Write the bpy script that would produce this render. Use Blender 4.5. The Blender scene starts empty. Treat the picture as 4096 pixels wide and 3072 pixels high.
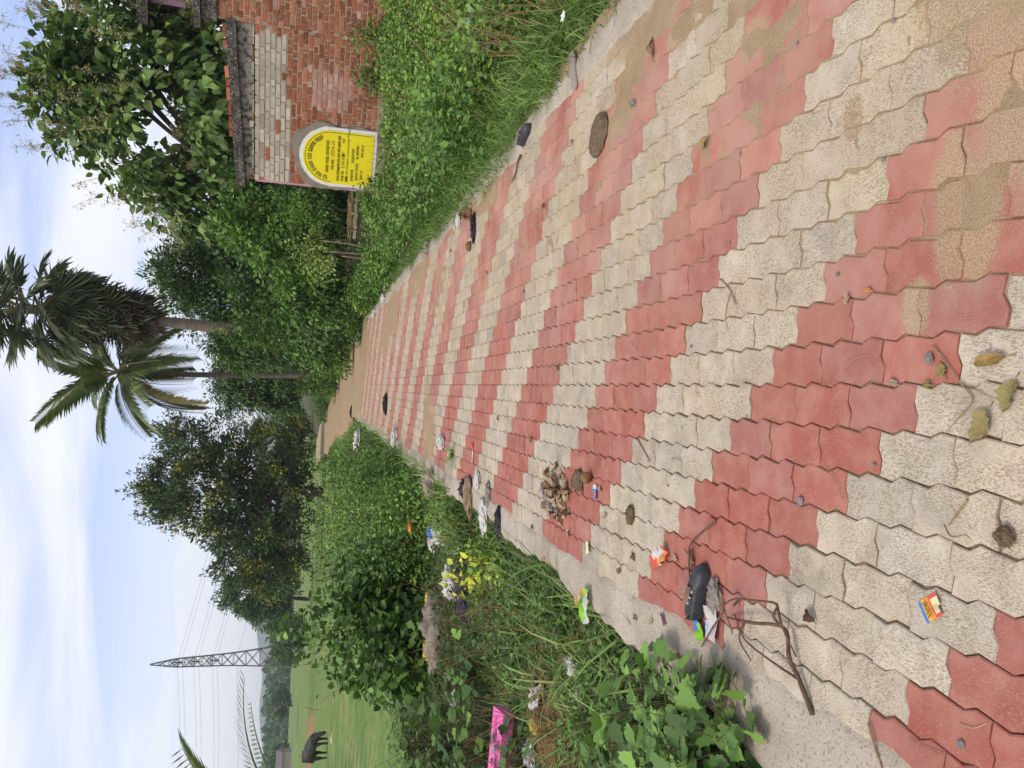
import bpy, math, random
import numpy as np
from mathutils import Vector, Matrix, noise as mn

S = bpy.context.scene
COL = S.collection
rng = np.random.default_rng(11)
random.seed(11)
R_ = math.radians
PI = math.pi

# ---------------------------------------------------------------- camera (held sideways: the picture lies on its side)
CAM_H = 1.3955
_th, _ro, _ya, _f = R_(14.8776), R_(2.2979), R_(0.6447), 752.83
_F = Vector((math.sin(_ya)*math.cos(_th), math.cos(_ya)*math.cos(_th), -math.sin(_th)))
_R0 = Vector((math.cos(_ya), -math.sin(_ya), 0)); _U0 = _R0.cross(_F)
_Rv = _R0*math.cos(_ro) + _U0*math.sin(_ro); _Uv = _U0*math.cos(_ro) - _R0*math.sin(_ro)
cd = bpy.data.cameras.new('camera'); cam = bpy.data.objects.new('camera', cd); COL.objects.link(cam)
mx = Matrix.Identity(4)
for i, v in enumerate((-_Uv, _Rv, -_F)):
    mx[0][i], mx[1][i], mx[2][i] = v
mx[2][3] = CAM_H
cam.matrix_world = mx
cd.sensor_fit = 'HORIZONTAL'; cd.sensor_width = 36; cd.lens = _f/1024*36
cd.clip_start = 0.05; cd.clip_end = 9000
S.camera = cam

# ---------------------------------------------------------------- sky, sun, exposure
SUN_EL, SUN_AZ = R_(58), R_(232)          # azimuth clockwise from +Y: behind the camera, to its left
wd = bpy.data.worlds.new('World'); S.world = wd; wd.use_nodes = True
nt = wd.node_tree; nt.nodes.clear()
def N(nt, t, **k):
    n = nt.nodes.new(t)
    for a, b in k.items():
        if a.startswith('i_'):
            n.inputs[a[2:].replace('_', ' ')].default_value = b
        else:
            setattr(n, a, b)
    return n
def lk(nt, a, b): nt.links.new(a, b)
sky = N(nt, 'ShaderNodeTexSky', sky_type='NISHITA', sun_disc=False)
sky.sun_elevation = SUN_EL; sky.sun_rotation = SUN_AZ; sky.air_density = 1.0; sky.dust_density = 1.4; sky.ozone_density = 1.6
tc = N(nt, 'ShaderNodeTexCoord'); sp = N(nt, 'ShaderNodeSeparateXYZ'); lk(nt, tc.outputs['Generated'], sp.inputs[0])
mz = N(nt, 'ShaderNodeMath', operation='MAXIMUM'); lk(nt, sp.outputs['Z'], mz.inputs[0]); mz.inputs[1].default_value = 0.0
ad = N(nt, 'ShaderNodeMath', operation='ADD'); lk(nt, mz.outputs[0], ad.inputs[0]); ad.inputs[1].default_value = 0.22
dx = N(nt, 'ShaderNodeMath', operation='DIVIDE'); lk(nt, sp.outputs['X'], dx.inputs[0]); lk(nt, ad.outputs[0], dx.inputs[1])
dy = N(nt, 'ShaderNodeMath', operation='DIVIDE'); lk(nt, sp.outputs['Y'], dy.inputs[0]); lk(nt, ad.outputs[0], dy.inputs[1])
cb = N(nt, 'ShaderNodeCombineXYZ'); lk(nt, dx.outputs[0], cb.inputs[0]); lk(nt, dy.outputs[0], cb.inputs[1])
mp = N(nt, 'ShaderNodeMapping'); lk(nt, cb.outputs[0], mp.inputs[0]); mp.inputs['Rotation'].default_value = (0, 0, R_(24)); mp.inputs['Scale'].default_value = (0.75, 1.6, 1); mp.inputs['Location'].default_value = (3.1, 1.7, 0)
nz = N(nt, 'ShaderNodeTexNoise'); lk(nt, mp.outputs[0], nz.inputs['Vector']); nz.inputs['Scale'].default_value = 1.25; nz.inputs['Detail'].default_value = 5; nz.inputs['Roughness'].default_value = 0.48; nz.inputs['Distortion'].default_value = 0.5
cr = N(nt, 'ShaderNodeMapRange', interpolation_type='SMOOTHSTEP'); lk(nt, nz.outputs['Fac'], cr.inputs['Value'])
cr.inputs['From Min'].default_value = 0.33; cr.inputs['From Max'].default_value = 0.62; cr.inputs['To Min'].default_value = 0.0; cr.inputs['To Max'].default_value = 0.97
hz = N(nt, 'ShaderNodeMapRange', interpolation_type='SMOOTHSTEP'); lk(nt, sp.outputs['Z'], hz.inputs['Value'])
hz.inputs['From Min'].default_value = 0.0; hz.inputs['From Max'].default_value = 0.30; hz.inputs['To Min'].default_value = 0.92; hz.inputs['To Max'].default_value = 0.0
mxm = N(nt, 'ShaderNodeMath', operation='MAXIMUM'); lk(nt, cr.outputs[0], mxm.inputs[0]); lk(nt, hz.outputs[0], mxm.inputs[1])
sk = N(nt, 'ShaderNodeMix', data_type='RGBA', blend_type='MULTIPLY'); sk.inputs['Factor'].default_value = 1; lk(nt, sky.outputs[0], sk.inputs['A']); sk.inputs['B'].default_value = (2.15, 1.85, 1.95, 1)
mixc = N(nt, 'ShaderNodeMix', data_type='RGBA'); lk(nt, mxm.outputs[0], mixc.inputs['Factor']); lk(nt, sk.outputs['Result'], mixc.inputs['A']); mixc.inputs['B'].default_value = (8.15, 8.25, 8.45, 1)
bg = N(nt, 'ShaderNodeBackground'); lk(nt, mixc.outputs['Result'], bg.inputs[0]); bg.inputs[1].default_value = 0.115
wo = N(nt, 'ShaderNodeOutputWorld'); lk(nt, bg.outputs[0], wo.inputs[0])

sl = bpy.data.lights.new('sun', 'SUN'); sl.energy = 1.7; sl.angle = R_(20); sl.color = (1, 0.90, 0.76)
so = bpy.data.objects.new('sun', sl); COL.objects.link(so)
_sd = Vector((math.sin(SUN_AZ)*math.cos(SUN_EL), math.cos(SUN_AZ)*math.cos(SUN_EL), math.sin(SUN_EL)))
so.rotation_euler = _sd.to_track_quat('Z', 'Y').to_euler(); so.location = (0, 0, 50)

vs = S.view_settings
vs.view_transform = 'Standard'; vs.look = 'None'; vs.exposure = 0.18; vs.gamma = 1.0; vs.use_curve_mapping = False
S.render.engine = 'CYCLES'
S.cycles.max_bounces = 7; S.cycles.diffuse_bounces = 3; S.cycles.glossy_bounces = 2; S.cycles.transmission_bounces = 4; S.cycles.transparent_max_bounces = 6
S.cycles.use_denoising = True; S.cycles.caustics_reflective = False; S.cycles.caustics_refractive = False

HAZE_D = .00042
# ---------------------------------------------------------------- helpers: materials
def mat(name, c1, c2=None, scale=6.0, rough=.85, bump=0.0, bscale=None, rnd=0.0, c3=None, trans=0.0, spec=.25, lo=.35, hi=.65, detail=4, speck=None, speck_scale=200, metal=0.0, stretch=None, coords='pos', hue=0.0):
    """two- or three-colour noise; rnd mixes in a per-piece random; trans adds thin-leaf translucency"""
    m = bpy.data.materials.new(name); m.use_nodes = True
    t = m.node_tree; b = t.nodes['Principled BSDF']
    b.inputs['Roughness'].default_value = rough; b.inputs['Metallic'].default_value = metal
    b.inputs['Specular IOR Level'].default_value = spec
    if coords == 'pos':
        src = N(t, 'ShaderNodeNewGeometry').outputs['Position']
    else:
        src = N(t, 'ShaderNodeTexCoord').outputs['Object']
    if stretch:
        mp = N(t, 'ShaderNodeMapping'); lk(t, src, mp.inputs[0]); mp.inputs['Scale'].default_value = stretch; src = mp.outputs[0]
    col = None
    c4 = lambda c: (c[0], c[1], c[2], 1)
    if c2 is None:
        rgb = N(t, 'ShaderNodeRGB'); rgb.outputs[0].default_value = c4(c1); col = rgb.outputs[0]
    else:
        nz = N(t, 'ShaderNodeTexNoise'); lk(t, src, nz.inputs['Vector']); nz.inputs['Scale'].default_value = scale; nz.inputs['Detail'].default_value = detail; nz.inputs['Roughness'].default_value = .6
        mr = N(t, 'ShaderNodeMapRange'); lk(t, nz.outputs['Fac'], mr.inputs['Value']); mr.inputs['From Min'].default_value = lo; mr.inputs['From Max'].default_value = hi
        mi = N(t, 'ShaderNodeMix', data_type='RGBA'); lk(t, mr.outputs[0], mi.inputs['Factor']); mi.inputs['A'].default_value = c4(c1); mi.inputs['B'].default_value = c4(c2); col = mi.outputs['Result']
    if rnd:
        oi = N(t, 'ShaderNodeObjectInfo'); ge = N(t, 'ShaderNodeNewGeometry')
        su = N(t, 'ShaderNodeMath', operation='ADD'); lk(t, oi.outputs['Random'], su.inputs[0]); lk(t, ge.outputs['Random Per Island'], su.inputs[1])
        fr = N(t, 'ShaderNodeMath', operation='FRACT'); lk(t, su.outputs[0], fr.inputs[0])
        if c3 is not None:
            mr = N(t, 'ShaderNodeMapRange'); lk(t, fr.outputs[0], mr.inputs['Value']); mr.inputs['From Min'].default_value = 1-rnd*.75; mr.inputs['From Max'].default_value = 1
            mi = N(t, 'ShaderNodeMix', data_type='RGBA'); lk(t, mr.outputs[0], mi.inputs['Factor']); lk(t, col, mi.inputs['A']); mi.inputs['B'].default_value = c4(c3); col = mi.outputs['Result']
        m7 = N(t, 'ShaderNodeMath', operation='MULTIPLY'); lk(t, fr.outputs[0], m7.inputs[0]); m7.inputs[1].default_value = 7.13
        f7 = N(t, 'ShaderNodeMath', operation='FRACT'); lk(t, m7.outputs[0], f7.inputs[0])
        mr = N(t, 'ShaderNodeMapRange'); lk(t, f7.outputs[0], mr.inputs['Value']); mr.inputs['To Min'].default_value = 1-rnd*.45; mr.inputs['To Max'].default_value = 1+rnd*.4
        hs = N(t, 'ShaderNodeHueSaturation'); lk(t, col, hs.inputs['Color']); lk(t, mr.outputs[0], hs.inputs['Value'])
        if hue:
            mh = N(t, 'ShaderNodeMapRange'); lk(t, fr.outputs[0], mh.inputs['Value']); mh.inputs['To Min'].default_value = .5-hue; mh.inputs['To Max'].default_value = .5+hue; lk(t, mh.outputs[0], hs.inputs['Hue'])
        col = hs.outputs[0]
    if speck is not None:
        n2 = N(t, 'ShaderNodeTexNoise'); lk(t, src, n2.inputs['Vector']); n2.inputs['Scale'].default_value = speck_scale; n2.inputs['Detail'].default_value = 1
        mr = N(t, 'ShaderNodeMapRange'); lk(t, n2.outputs['Fac'], mr.inputs['Value']); mr.inputs['From Min'].default_value = .58; mr.inputs['From Max'].default_value = .68; mr.inputs['To Max'].default_value = .8
        mi = N(t, 'ShaderNodeMix', data_type='RGBA'); lk(t, mr.outputs[0], mi.inputs['Factor']); lk(t, col, mi.inputs['A']); mi.inputs['B'].default_value = c4(speck); col = mi.outputs['Result']
    lk(t, col, b.inputs['Base Color'])
    if bump:
        n3 = N(t, 'ShaderNodeTexNoise'); lk(t, src, n3.inputs['Vector']); n3.inputs['Scale'].default_value = bscale or scale*4; n3.inputs['Detail'].default_value = 3
        bp = N(t, 'ShaderNodeBump'); bp.inputs['Strength'].default_value = bump; bp.inputs['Distance'].default_value = .02; lk(t, n3.outputs['Fac'], bp.inputs['Height']); lk(t, bp.outputs[0], b.inputs['Normal'])
    if trans:
        tr = N(t, 'ShaderNodeBsdfTranslucent'); lk(t, col, tr.inputs['Color']); ms = N(t, 'ShaderNodeMixShader'); ms.inputs[0].default_value = trans
        lk(t, b.outputs[0], ms.inputs[1]); lk(t, tr.outputs[0], ms.inputs[2]); lk(t, ms.outputs[0], t.nodes['Material Output'].inputs['Surface'])
    return m

# ---------------------------------------------------------------- helpers: numpy noise and meshes
_lat = rng.random((256, 256))
def vnoise(x, y):
    x = np.asarray(x, float); y = np.asarray(y, float)
    xi = np.floor(x).astype(int); yi = np.floor(y).astype(int); fx = x-xi; fy = y-yi
    fx = fx*fx*(3-2*fx); fy = fy*fy*(3-2*fy)
    a = _lat[xi & 255, yi & 255]; b = _lat[(xi+1) & 255, yi & 255]; c = _lat[xi & 255, (yi+1) & 255]; d = _lat[(xi+1) & 255, (yi+1) & 255]
    return (a*(1-fx)+b*fx)*(1-fy)+(c*(1-fx)+d*fx)*fy
def fbm(x, y, o=4):
    s = 0; a = .5; k = 1.0
    for i in range(o):
        s = s + a*vnoise(x*k+17.3*i, y*k+9.1*i); a *= .5; k *= 2.07
    return s/(1-.5**o)
def ss(a, b, x):
    t = np.clip((np.asarray(x, float)-a)/(b-a), 0, 1); return t*t*(3-2*t)

class MB:
    """collects shapes (triangles) with material slots; build() links them as ONE mesh object"""
    def __init__(s): s.v = []; s.f = []; s.m = []; s.n = 0
    def add(s, V, F, m=0):
        V = np.asarray(V, float).reshape(-1, 3); F = np.asarray(F, int).reshape(-1, 3)
        s.v.append(V); s.f.append(F+s.n); s.m.append(np.full(len(F), m)); s.n += len(V); return s
    def box(s, c, d, rz=0, m=0, tilt=None, taper=1.0):
        x, y, z = np.array(d)/2.0
        V = np.array([[-x, -y, -z], [x, -y, -z], [x, y, -z], [-x, y, -z], [-x*taper, -y*taper, z], [x*taper, -y*taper, z], [x*taper, y*taper, z], [-x*taper, y*taper, z]])
        M = Matrix.Rotation(rz, 3, 'Z')
        if tilt: M = M @ Matrix.Rotation(tilt[0], 3, 'X') @ Matrix.Rotation(tilt[1], 3, 'Y')
        V = V @ np.array(M).T + np.array(c)
        Q = [(0, 3, 2, 1), (4, 5, 6, 7), (0, 1, 5, 4), (1, 2, 6, 5), (2, 3, 7, 6), (3, 0, 4, 7)]
        return s.add(V, [t for q in Q for t in ((q[0], q[1], q[2]), (q[0], q[2], q[3]))], m)
    def tube(s, P, r, n=6, m=0, cap=True, jitter=0):
        P = np.asarray(P, float); k = len(P); r = np.broadcast_to(np.asarray(r, float), (k,)).copy()
        T = np.gradient(P, axis=0); T /= np.linalg.norm(T, axis=1)[:, None]+1e-9
        up = np.array([0, 0, 1.0]) if abs(T[0][2]) < .9 else np.array([1.0, 0, 0])
        V = []
        for i in range(k):
            a = np.cross(up, T[i]); a /= np.linalg.norm(a)+1e-9; b = np.cross(T[i], a); up = b if abs(np.dot(b, b)) > .1 else up
            an = np.arange(n)*2*PI/n
            rr = r[i]*(1+jitter*(rng.random(n)-.5))
            V.append(P[i]+np.outer(np.cos(an)*rr, a)+np.outer(np.sin(an)*rr, b))
        V = np.concatenate(V); F = []
        for i in range(k-1):
            for j in range(n):
                a, b, c, d = i*n+j, i*n+(j+1) % n, (i+1)*n+(j+1) % n, (i+1)*n+j
                F += [(a, b, c), (a, c, d)]
        if cap:
            for base, rev in ((0, True), ((k-1)*n, False)):
                for j in range(1, n-1):
                    F.append((base, base+j+1, base+j) if rev else (base, base+j, base+j+1))
        return s.add(V, F, m)
    def lathe(s, prof, n=12, c=(0, 0, 0), m=0):
        prof = np.array(prof, float); k = len(prof); an = np.arange(n)*2*PI/n
        V = np.concatenate([np.stack([np.cos(an)*r, np.sin(an)*r, np.full(n, z)], 1) for r, z in prof])+np.array(c); F = []
        for i in range(k-1):
            for j in range(n):
                a, b, c_, d = i*n+j, i*n+(j+1) % n, (i+1)*n+(j+1) % n, (i+1)*n+j
                F += [(a, b, c_), (a, c_, d)]
        return s.add(V, F, m)
    def grid(s, X, Y, Z, m=0):
        h, w = X.shape
        V = np.stack([X, Y, Z], -1).reshape(-1, 3); i = np.arange(h*w).reshape(h, w)
        a, b, c, d = i[:-1, :-1].ravel(), i[:-1, 1:].ravel(), i[1:, 1:].ravel(), i[1:, :-1].ravel()
        return s.add(V, np.concatenate([np.stack([a, b, c], 1), np.stack([a, c, d], 1)]), m)
    def poly(s, P, z0, z1=None, m=0):
        """flat polygon (star-shaped about its mean); with z1 an extruded slab, top at z1"""
        P = np.asarray(P, float); n = len(P); c = P.mean(0)
        zt = z1 if z1 is not None else z0
        V = [[p[0], p[1], zt] for p in P]+[[c[0], c[1], zt]]
        F = [(i, (i+1) % n, n) for i in range(n)]
        if z1 is not None:
            V += [[p[0], p[1], z0] for p in P]
            for i in range(n):
                j = (i+1) % n; F += [(i, n+1+i, n+1+j), (i, n+1+j, j)]
        return s.add(V, F, m)
    def mesh(s, name, mats, smooth=False):
        V = np.concatenate(s.v); F = np.concatenate(s.f); Mi = np.concatenate(s.m)
        me = bpy.data.meshes.new(name); me.vertices.add(len(V)); me.vertices.foreach_set('co', V.astype(np.float32).ravel())
        me.loops.add(len(F)*3); me.polygons.add(len(F)); me.loops.foreach_set('vertex_index', F.astype(np.int32).ravel())
        me.polygons.foreach_set('loop_start', np.arange(0, len(F)*3, 3, dtype=np.int32))
        for q in (mats if isinstance(mats, (list, tuple)) else [mats]): me.materials.append(q)
        me.polygons.foreach_set('material_index', Mi.astype(np.int32))
        me.polygons.foreach_set('use_smooth', np.full(len(F), smooth))
        me.update(); me.validate(); return me
    def build(s, name, mats, parent=None, smooth=False):
        return obj(name, s.mesh(name, mats, smooth), parent)
def obj(name, me, parent=None, loc=None, rot=None):
    o = bpy.data.objects.new(name, me); COL.objects.link(o)
    if parent is not None: o.parent = parent
    if loc is not None: o.location = loc
    if rot is not None: o.rotation_euler = rot
    return o
def tag(o, label=None, cat=None, group=None, kind=None):
    for k, v in (('label', label), ('category', cat), ('group', group), ('kind', kind)):
        if v: o[k] = v
    return o
def thing(name, label, cat, loc=(0, 0, 0), rz=0, group=None):
    o = bpy.data.objects.new(name, None); COL.objects.link(o); o.location = loc; o.rotation_euler = (0, 0, rz); o.empty_display_size = .1
    return tag(o, label, cat, group)
def bez(pts, n=10):
    """smooth curve through points (Catmull-Rom)"""
    P = np.asarray(pts, float); P = np.vstack([2*P[0]-P[1], P, 2*P[-1]-P[-2]]); out = []
    m = len(P)-3
    for i in range(m):
        for t in np.linspace(0, 1, n, endpoint=(i == m-1)):
            a, b, c, d = P[i:i+4]
            out.append(.5*(2*b+(c-a)*t+(2*a-5*b+4*c-d)*t*t+(3*b-a-3*c+d)*t**3))
    return np.array(out)
def unit(v): return v/(np.linalg.norm(v, axis=-1, keepdims=True)+1e-9)

# leaf templates: length along +Y (0..1), width along X, face up +Z
def tri(q): return [t for f in q for t in ([(f[0], f[i], f[i+1]) for i in range(1, len(f)-1)])]
def tpl_ovate(w=.34, droop=.12, fold=.08):
    V = [(0, 0, 0), (0, .42, .02), (0, .76, -droop*.35), (0, 1, -droop), (w, .30, fold), (w*.8, .66, fold-droop*.3), (-w, .30, fold), (-w*.8, .66, fold-droop*.3)]
    return np.array(V), tri([(0, 4, 1), (1, 4, 5, 2), (2, 5, 3), (0, 1, 6), (1, 2, 7, 6), (2, 3, 7)])
def tpl_small(w=.28, fold=.08):
    V = [(0, 0, 0), (w, .45, fold), (0, 1, -.06), (-w, .45, fold)]
    return np.array(V), [(0, 1, 2), (0, 2, 3)]
def tpl_lobed(w=.52):
    pts = [(0, .06), (.20, -.08), (.44, .02), (.47, .20), (.43, .30), (.56, .42), (.47, .52), (.36, .58), (.32, .76), (.17, .80), (.08, .92), (0, 1.04)]
    pts = pts+[(-x, y) for x, y in pts[-2:0:-1]]
    V = [(0, .36, -.05)]+[(x*w/.5, y, .05*abs(x)/.5-.10*max(0, y-.5)+-.03+.014*math.sin(i*2.3)) for i, (x, y) in enumerate(pts)]
    n = len(pts); return np.array(V), [(0, 1+i, 1+(i+1) % n) for i in range(n)]
def tpl_blade(w=.035, bend=.45):
    V = []
    for t in (0, .35, .7):
        V += [(-w*(1-t*.4), t*(1-.25*bend*t), -bend*t*t*.8), (w*(1-t*.4), t*(1-.25*bend*t), -bend*t*t*.8)]
    V.append((0, 1-.25*bend, -bend*.8))
    return np.array(V), tri([(0, 1, 3, 2), (2, 3, 5, 4), (4, 5, 6)])
def leaves(mb, tpl, P, D, Nn, size, m=0, wid=None):
    """P positions, D directions, Nn rough normals, size lengths"""
    T, F = tpl; F = np.array(F); n = len(P)
    if n == 0: return
    y = unit(D); x = unit(np.cross(y, Nn)); z = np.cross(x, y)
    sz = np.broadcast_to(size, (n,))[:, None, None]
    wx = (np.ones(n) if wid is None else np.broadcast_to(wid, (n,)))[:, None, None]
    V = P[:, None, :]+sz*(T[None, :, 0:1]*wx*x[:, None, :]+T[None, :, 1:2]*y[:, None, :]+T[None, :, 2:3]*z[:, None, :])
    k = len(T); FF = (F[None]+(np.arange(n)*k)[:, None, None]).reshape(-1, 3)
    mb.add(V.reshape(-1, 3), FF, m)
def rdir(n): return unit(rng.normal(size=(n, 3)))

# ================================================================ THE SETTING
def path_c(y):
    return np.interp(y, [-5, 20, 26, 32.6, 37.4, 47, 66, 80, 100], [.47, .47, .25, -.75, -1.1, -2.6, -5.0, -9.0, -16])
def path_z(y): return .018*np.clip(np.asarray(y, float)-30, 0, None)
def gz(x, y):
    """height of the land away from the path (the path itself is the plane z = 0 for its first thirty metres)"""
    x = np.asarray(x, float); y = np.asarray(y, float)
    base = .0095*np.clip(y-8, 0, 32)+.018*np.clip(y-40, 0, 3000)
    d = x-path_c(y)
    left = -.30-.10*ss(-1.6, -3.5, d)+.22*(fbm(x*.55+3, y*.55)-.5)+.05*(fbm(x*3, y*3+5)-.5)
    right = -.04+.34*ss(1.8, 5.0, d)*ss(2, 12, y)+.12*(fbm(x*.7, y*.7+40)-.5)
    z = np.where(d < 0, left, right)+base
    pz = path_z(y)-.13
    far = ss(40, 75, y); half = 1.50
    k = ss(half+.02, half+.22, np.abs(d))
    k = np.where(y > 85, 1, k)
    return pz*(1-k)+z*k
def gz1(x, y): return float(gz(np.array([x]), np.array([y]))[0])

M = {}
M['soil'] = mat('soil_and_turf', (.10, .068, .038), (.055, .085, .022), scale=1.1, rough=.95, bump=.6, bscale=30, lo=.40, hi=.56, speck=(.16, .12, .07), speck_scale=60)
M['field'] = mat('field_turf', (.10, .19, .034), (.24, .25, .075), scale=.5, rough=.95, bump=.9, bscale=9, lo=.36, hi=.74, detail=8, speck=(.065, .13, .018), speck_scale=3.2)
M['sand'] = mat('loose_sand', (.46, .335, .20), (.37, .26, .145), scale=5, rough=.95, bump=.6, bscale=230, speck=(.24, .17, .10), speck_scale=210)
M['concrete'] = mat('rough_concrete', (.52, .46, .365), (.36, .30, .22), scale=2.6, rough=.92, bump=.45, bscale=120, speck=(.27, .215, .15), speck_scale=95)
SAND = [  # x, y, radius x, radius y, height: drifts of loose sand lying over the blocks (the first four only a thin film)
    (1.02, 1.22, .30, .26, -.00625), (.70, 1.22, .22, .11, -.00625), (1.72, 3.1, .10, .40, -.00625), (.45, 1.40, .16, .05, -.00625),
    (1.25, 1.10, .34, .24, .020), (1.02, 1.36, .10, .12, .009), (.60, 1.26, .10, .06, .003), (.42, 1.33, .13, .05, .0045), (.24, 1.50, .06, .04, .002), (.78, 1.74, .06, .035, .003),
    (1.64, 3.18, .11, .17, .007), (1.44, 3.36, .12, .10, .006), (1.34, 3.42, .07, .15, .005), (1.50, 2.80, .06, .10, .003), (1.66, 2.92, .07, .14, .004), (1.22, 2.25, .06, .08, .003),
    (-.55, 9.1, .45, .45, .012), (-.15, 9.4, .35, .22, .006), (1.5, 14.2, .6, 1.3, .010), (.9, 15.5, .5, .7, .007), (-.7, 11.6, .3, .6, .007), (1.6, 10.6, .3, .8, .008), (-.3, 13.2, .5, .5, .005), (1.7, 6.2, .2, .5, .006), (1.2, 8.6, .3, .3, .005)]
def paver_mat(name, c1, c2, pit, grime, dust, pitk):
    m = bpy.data.materials.new(name); m.use_nodes = True; t = m.node_tree; b = t.nodes['Principled BSDF']
    b.inputs['Roughness'].default_value = .88; b.inputs['Specular IOR Level'].default_value = .22
    pos = N(t, 'ShaderNodeNewGeometry'); oi = N(t, 'ShaderNodeObjectInfo')
    c4 = lambda c: (c[0], c[1], c[2], 1)
    su = N(t, 'ShaderNodeMath', operation='ADD'); lk(t, oi.outputs['Random'], su.inputs[0]); lk(t, pos.outputs['Random Per Island'], su.inputs[1])
    fr = N(t, 'ShaderNodeMath', operation='FRACT'); lk(t, su.outputs[0], fr.inputs[0])
    def rnd(k, lo, hi):
        a = N(t, 'ShaderNodeMath', operation='MULTIPLY'); lk(t, fr.outputs[0], a.inputs[0]); a.inputs[1].default_value = k
        f = N(t, 'ShaderNodeMath', operation='FRACT'); lk(t, a.outputs[0], f.inputs[0])
        r = N(t, 'ShaderNodeMapRange'); lk(t, f.outputs[0], r.inputs['Value']); r.inputs['To Min'].default_value = lo; r.inputs['To Max'].default_value = hi; return r.outputs[0]
    def noise(scale, detail=3, stretch=None, rough=.55):
        src = pos.outputs['Position']
        if stretch:
            mp = N(t, 'ShaderNodeMapping'); lk(t, src, mp.inputs[0]); mp.inputs['Rotation'].default_value = (0, 0, stretch[0]); mp.inputs['Scale'].default_value = (1, stretch[1], 1); src = mp.outputs[0]
        n = N(t, 'ShaderNodeTexNoise'); lk(t, src, n.inputs['Vector']); n.inputs['Scale'].default_value = scale; n.inputs['Detail'].default_value = detail; n.inputs['Roughness'].default_value = rough; return n.outputs['Fac']
    def rng_(v, a, b_, lo=0, hi=1):
        r = N(t, 'ShaderNodeMapRange', interpolation_type='SMOOTHSTEP'); lk(t, v, r.inputs['Value'])
        r.inputs['From Min'].default_value = a; r.inputs['From Max'].default_value = b_; r.inputs['To Min'].default_value = lo; r.inputs['To Max'].default_value = hi; return r.outputs[0]
    def mix(fac, A, B):
        n = N(t, 'ShaderNodeMix', data_type='RGBA'); lk(t, fac, n.inputs['Factor'])
        for s, v in (('A', A), ('B', B)):
            if isinstance(v, tuple): n.inputs[s].default_value = c4(v)
            else: lk(t, v, n.inputs[s])
        return n.outputs['Result']
    def mul(a, b_):
        n = N(t, 'ShaderNodeMath', operation='MULTIPLY'); lk(t, a, n.inputs[0])
        if isinstance(b_, float): n.inputs[1].default_value = b_
        else: lk(t, b_, n.inputs[1])
        return n.outputs[0]
    col = mix(rng_(noise(13, 5), .36, .66), c1, c2)
    col = mix(mul(rng_(noise(7, 4), .44, .70), rnd(3.7, .1, 1.0)), col, grime)            # grime patches, stronger on some pavers
    sx_ = N(t, 'ShaderNodeSeparateXYZ'); lk(t, pos.outputs['Position'], sx_.inputs[0])
    trod = rng_(sx_.outputs['X'], -.4, 1.2, .12, .9)                                       # more sand is trodden in towards the right side
    fary = rng_(sx_.outputs['Y'], 4, 17, 0, .9)                                            # and along the far stretch, where sand blows in
    tm = N(t, 'ShaderNodeMath', operation='MAXIMUM'); lk(t, trod, tm.inputs[0]); lk(t, fary, tm.inputs[1])
    col = mix(mul(rng_(noise(3.1, 4), .26, .64), tm.outputs[0]), col, dust)
    acc = None                                                                             # grains of sand lying thicker around the drifts
    for cx, cy, rx, ry, h in SAND[:18]:
        mp = N(t, 'ShaderNodeMapping'); lk(t, pos.outputs['Position'], mp.inputs[0]); mp.vector_type = 'TEXTURE'; mp.inputs['Location'].default_value = (cx, cy, 0); mp.inputs['Scale'].default_value = (rx*1.55, ry*1.55, 1)
        ln_ = N(t, 'ShaderNodeVectorMath', operation='LENGTH'); lk(t, mp.outputs[0], ln_.inputs[0])
        g1 = rng_(ln_.outputs['Value'], 1.15, .25)
        if acc is None: acc = g1
        else:
            mm = N(t, 'ShaderNodeMath', operation='MAXIMUM'); lk(t, acc, mm.inputs[0]); lk(t, g1, mm.inputs[1]); acc = mm.outputs[0]
    nn = N(t, 'ShaderNodeMath', operation='ADD'); lk(t, acc, nn.inputs[0]); lk(t, noise(15, 4), nn.inputs[1])
    gr = N(t, 'ShaderNodeMath', operation='MULTIPLY_ADD'); lk(t, noise(170, 2), gr.inputs[0]); gr.inputs[1].default_value = 1.3; lk(t, nn.outputs[0], gr.inputs[2])
    col = mix(rng_(gr.outputs[0], 1.45, 1.80, 0, .92), col, mix(rng_(noise(240, 1), .45, .62), (.46, .335, .20), (.29, .205, .12)))
    p1 = rng_(noise(330, 1, (.5, .34)), .57, .64); p2 = rng_(noise(330, 1, (2.0, .34)), .58, .65)
    pm = N(t, 'ShaderNodeMath', operation='MAXIMUM'); lk(t, p1, pm.inputs[0]); lk(t, p2, pm.inputs[1])
    wear = rng_(noise(9, 2), .30, .58, .25, 1)
    pit_f = mul(mul(pm.outputs[0], wear), pitk)
    col = mix(pit_f, col, pit)
    hs = N(t, 'ShaderNodeHueSaturation'); lk(t, col, hs.inputs['Color']); lk(t, rnd(11.3, .90, 1.08), hs.inputs['Value']); lk(t, rnd(5.9, .93, 1.05), hs.inputs['Saturation'])
    lk(t, hs.outputs[0], b.inputs['Base Color'])
    hh = N(t, 'ShaderNodeMath', operation='MULTIPLY_ADD'); lk(t, pit_f, hh.inputs[0]); hh.inputs[1].default_value = -1.0; lk(t, noise(60, 4), hh.inputs[2])
    bp = N(t, 'ShaderNodeBump'); bp.inputs['Strength'].default_value = .55; bp.inputs['Distance'].default_value = .004; lk(t, hh.outputs[0], bp.inputs['Height']); lk(t, bp.outputs[0], b.inputs['Normal'])
    return m
M['paver_white'] = paver_mat('cream_paver', (.565, .495, .37), (.49, .425, .31), (.25, .18, .10), (.37, .32, .24), (.50, .40, .265), .7)
M['paver_red'] = paver_mat('red_paver', (.358, .108, .082), (.420, .172, .132), (.48, .28, .19), (.32, .084, .060), (.475, .265, .195), .45)
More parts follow.
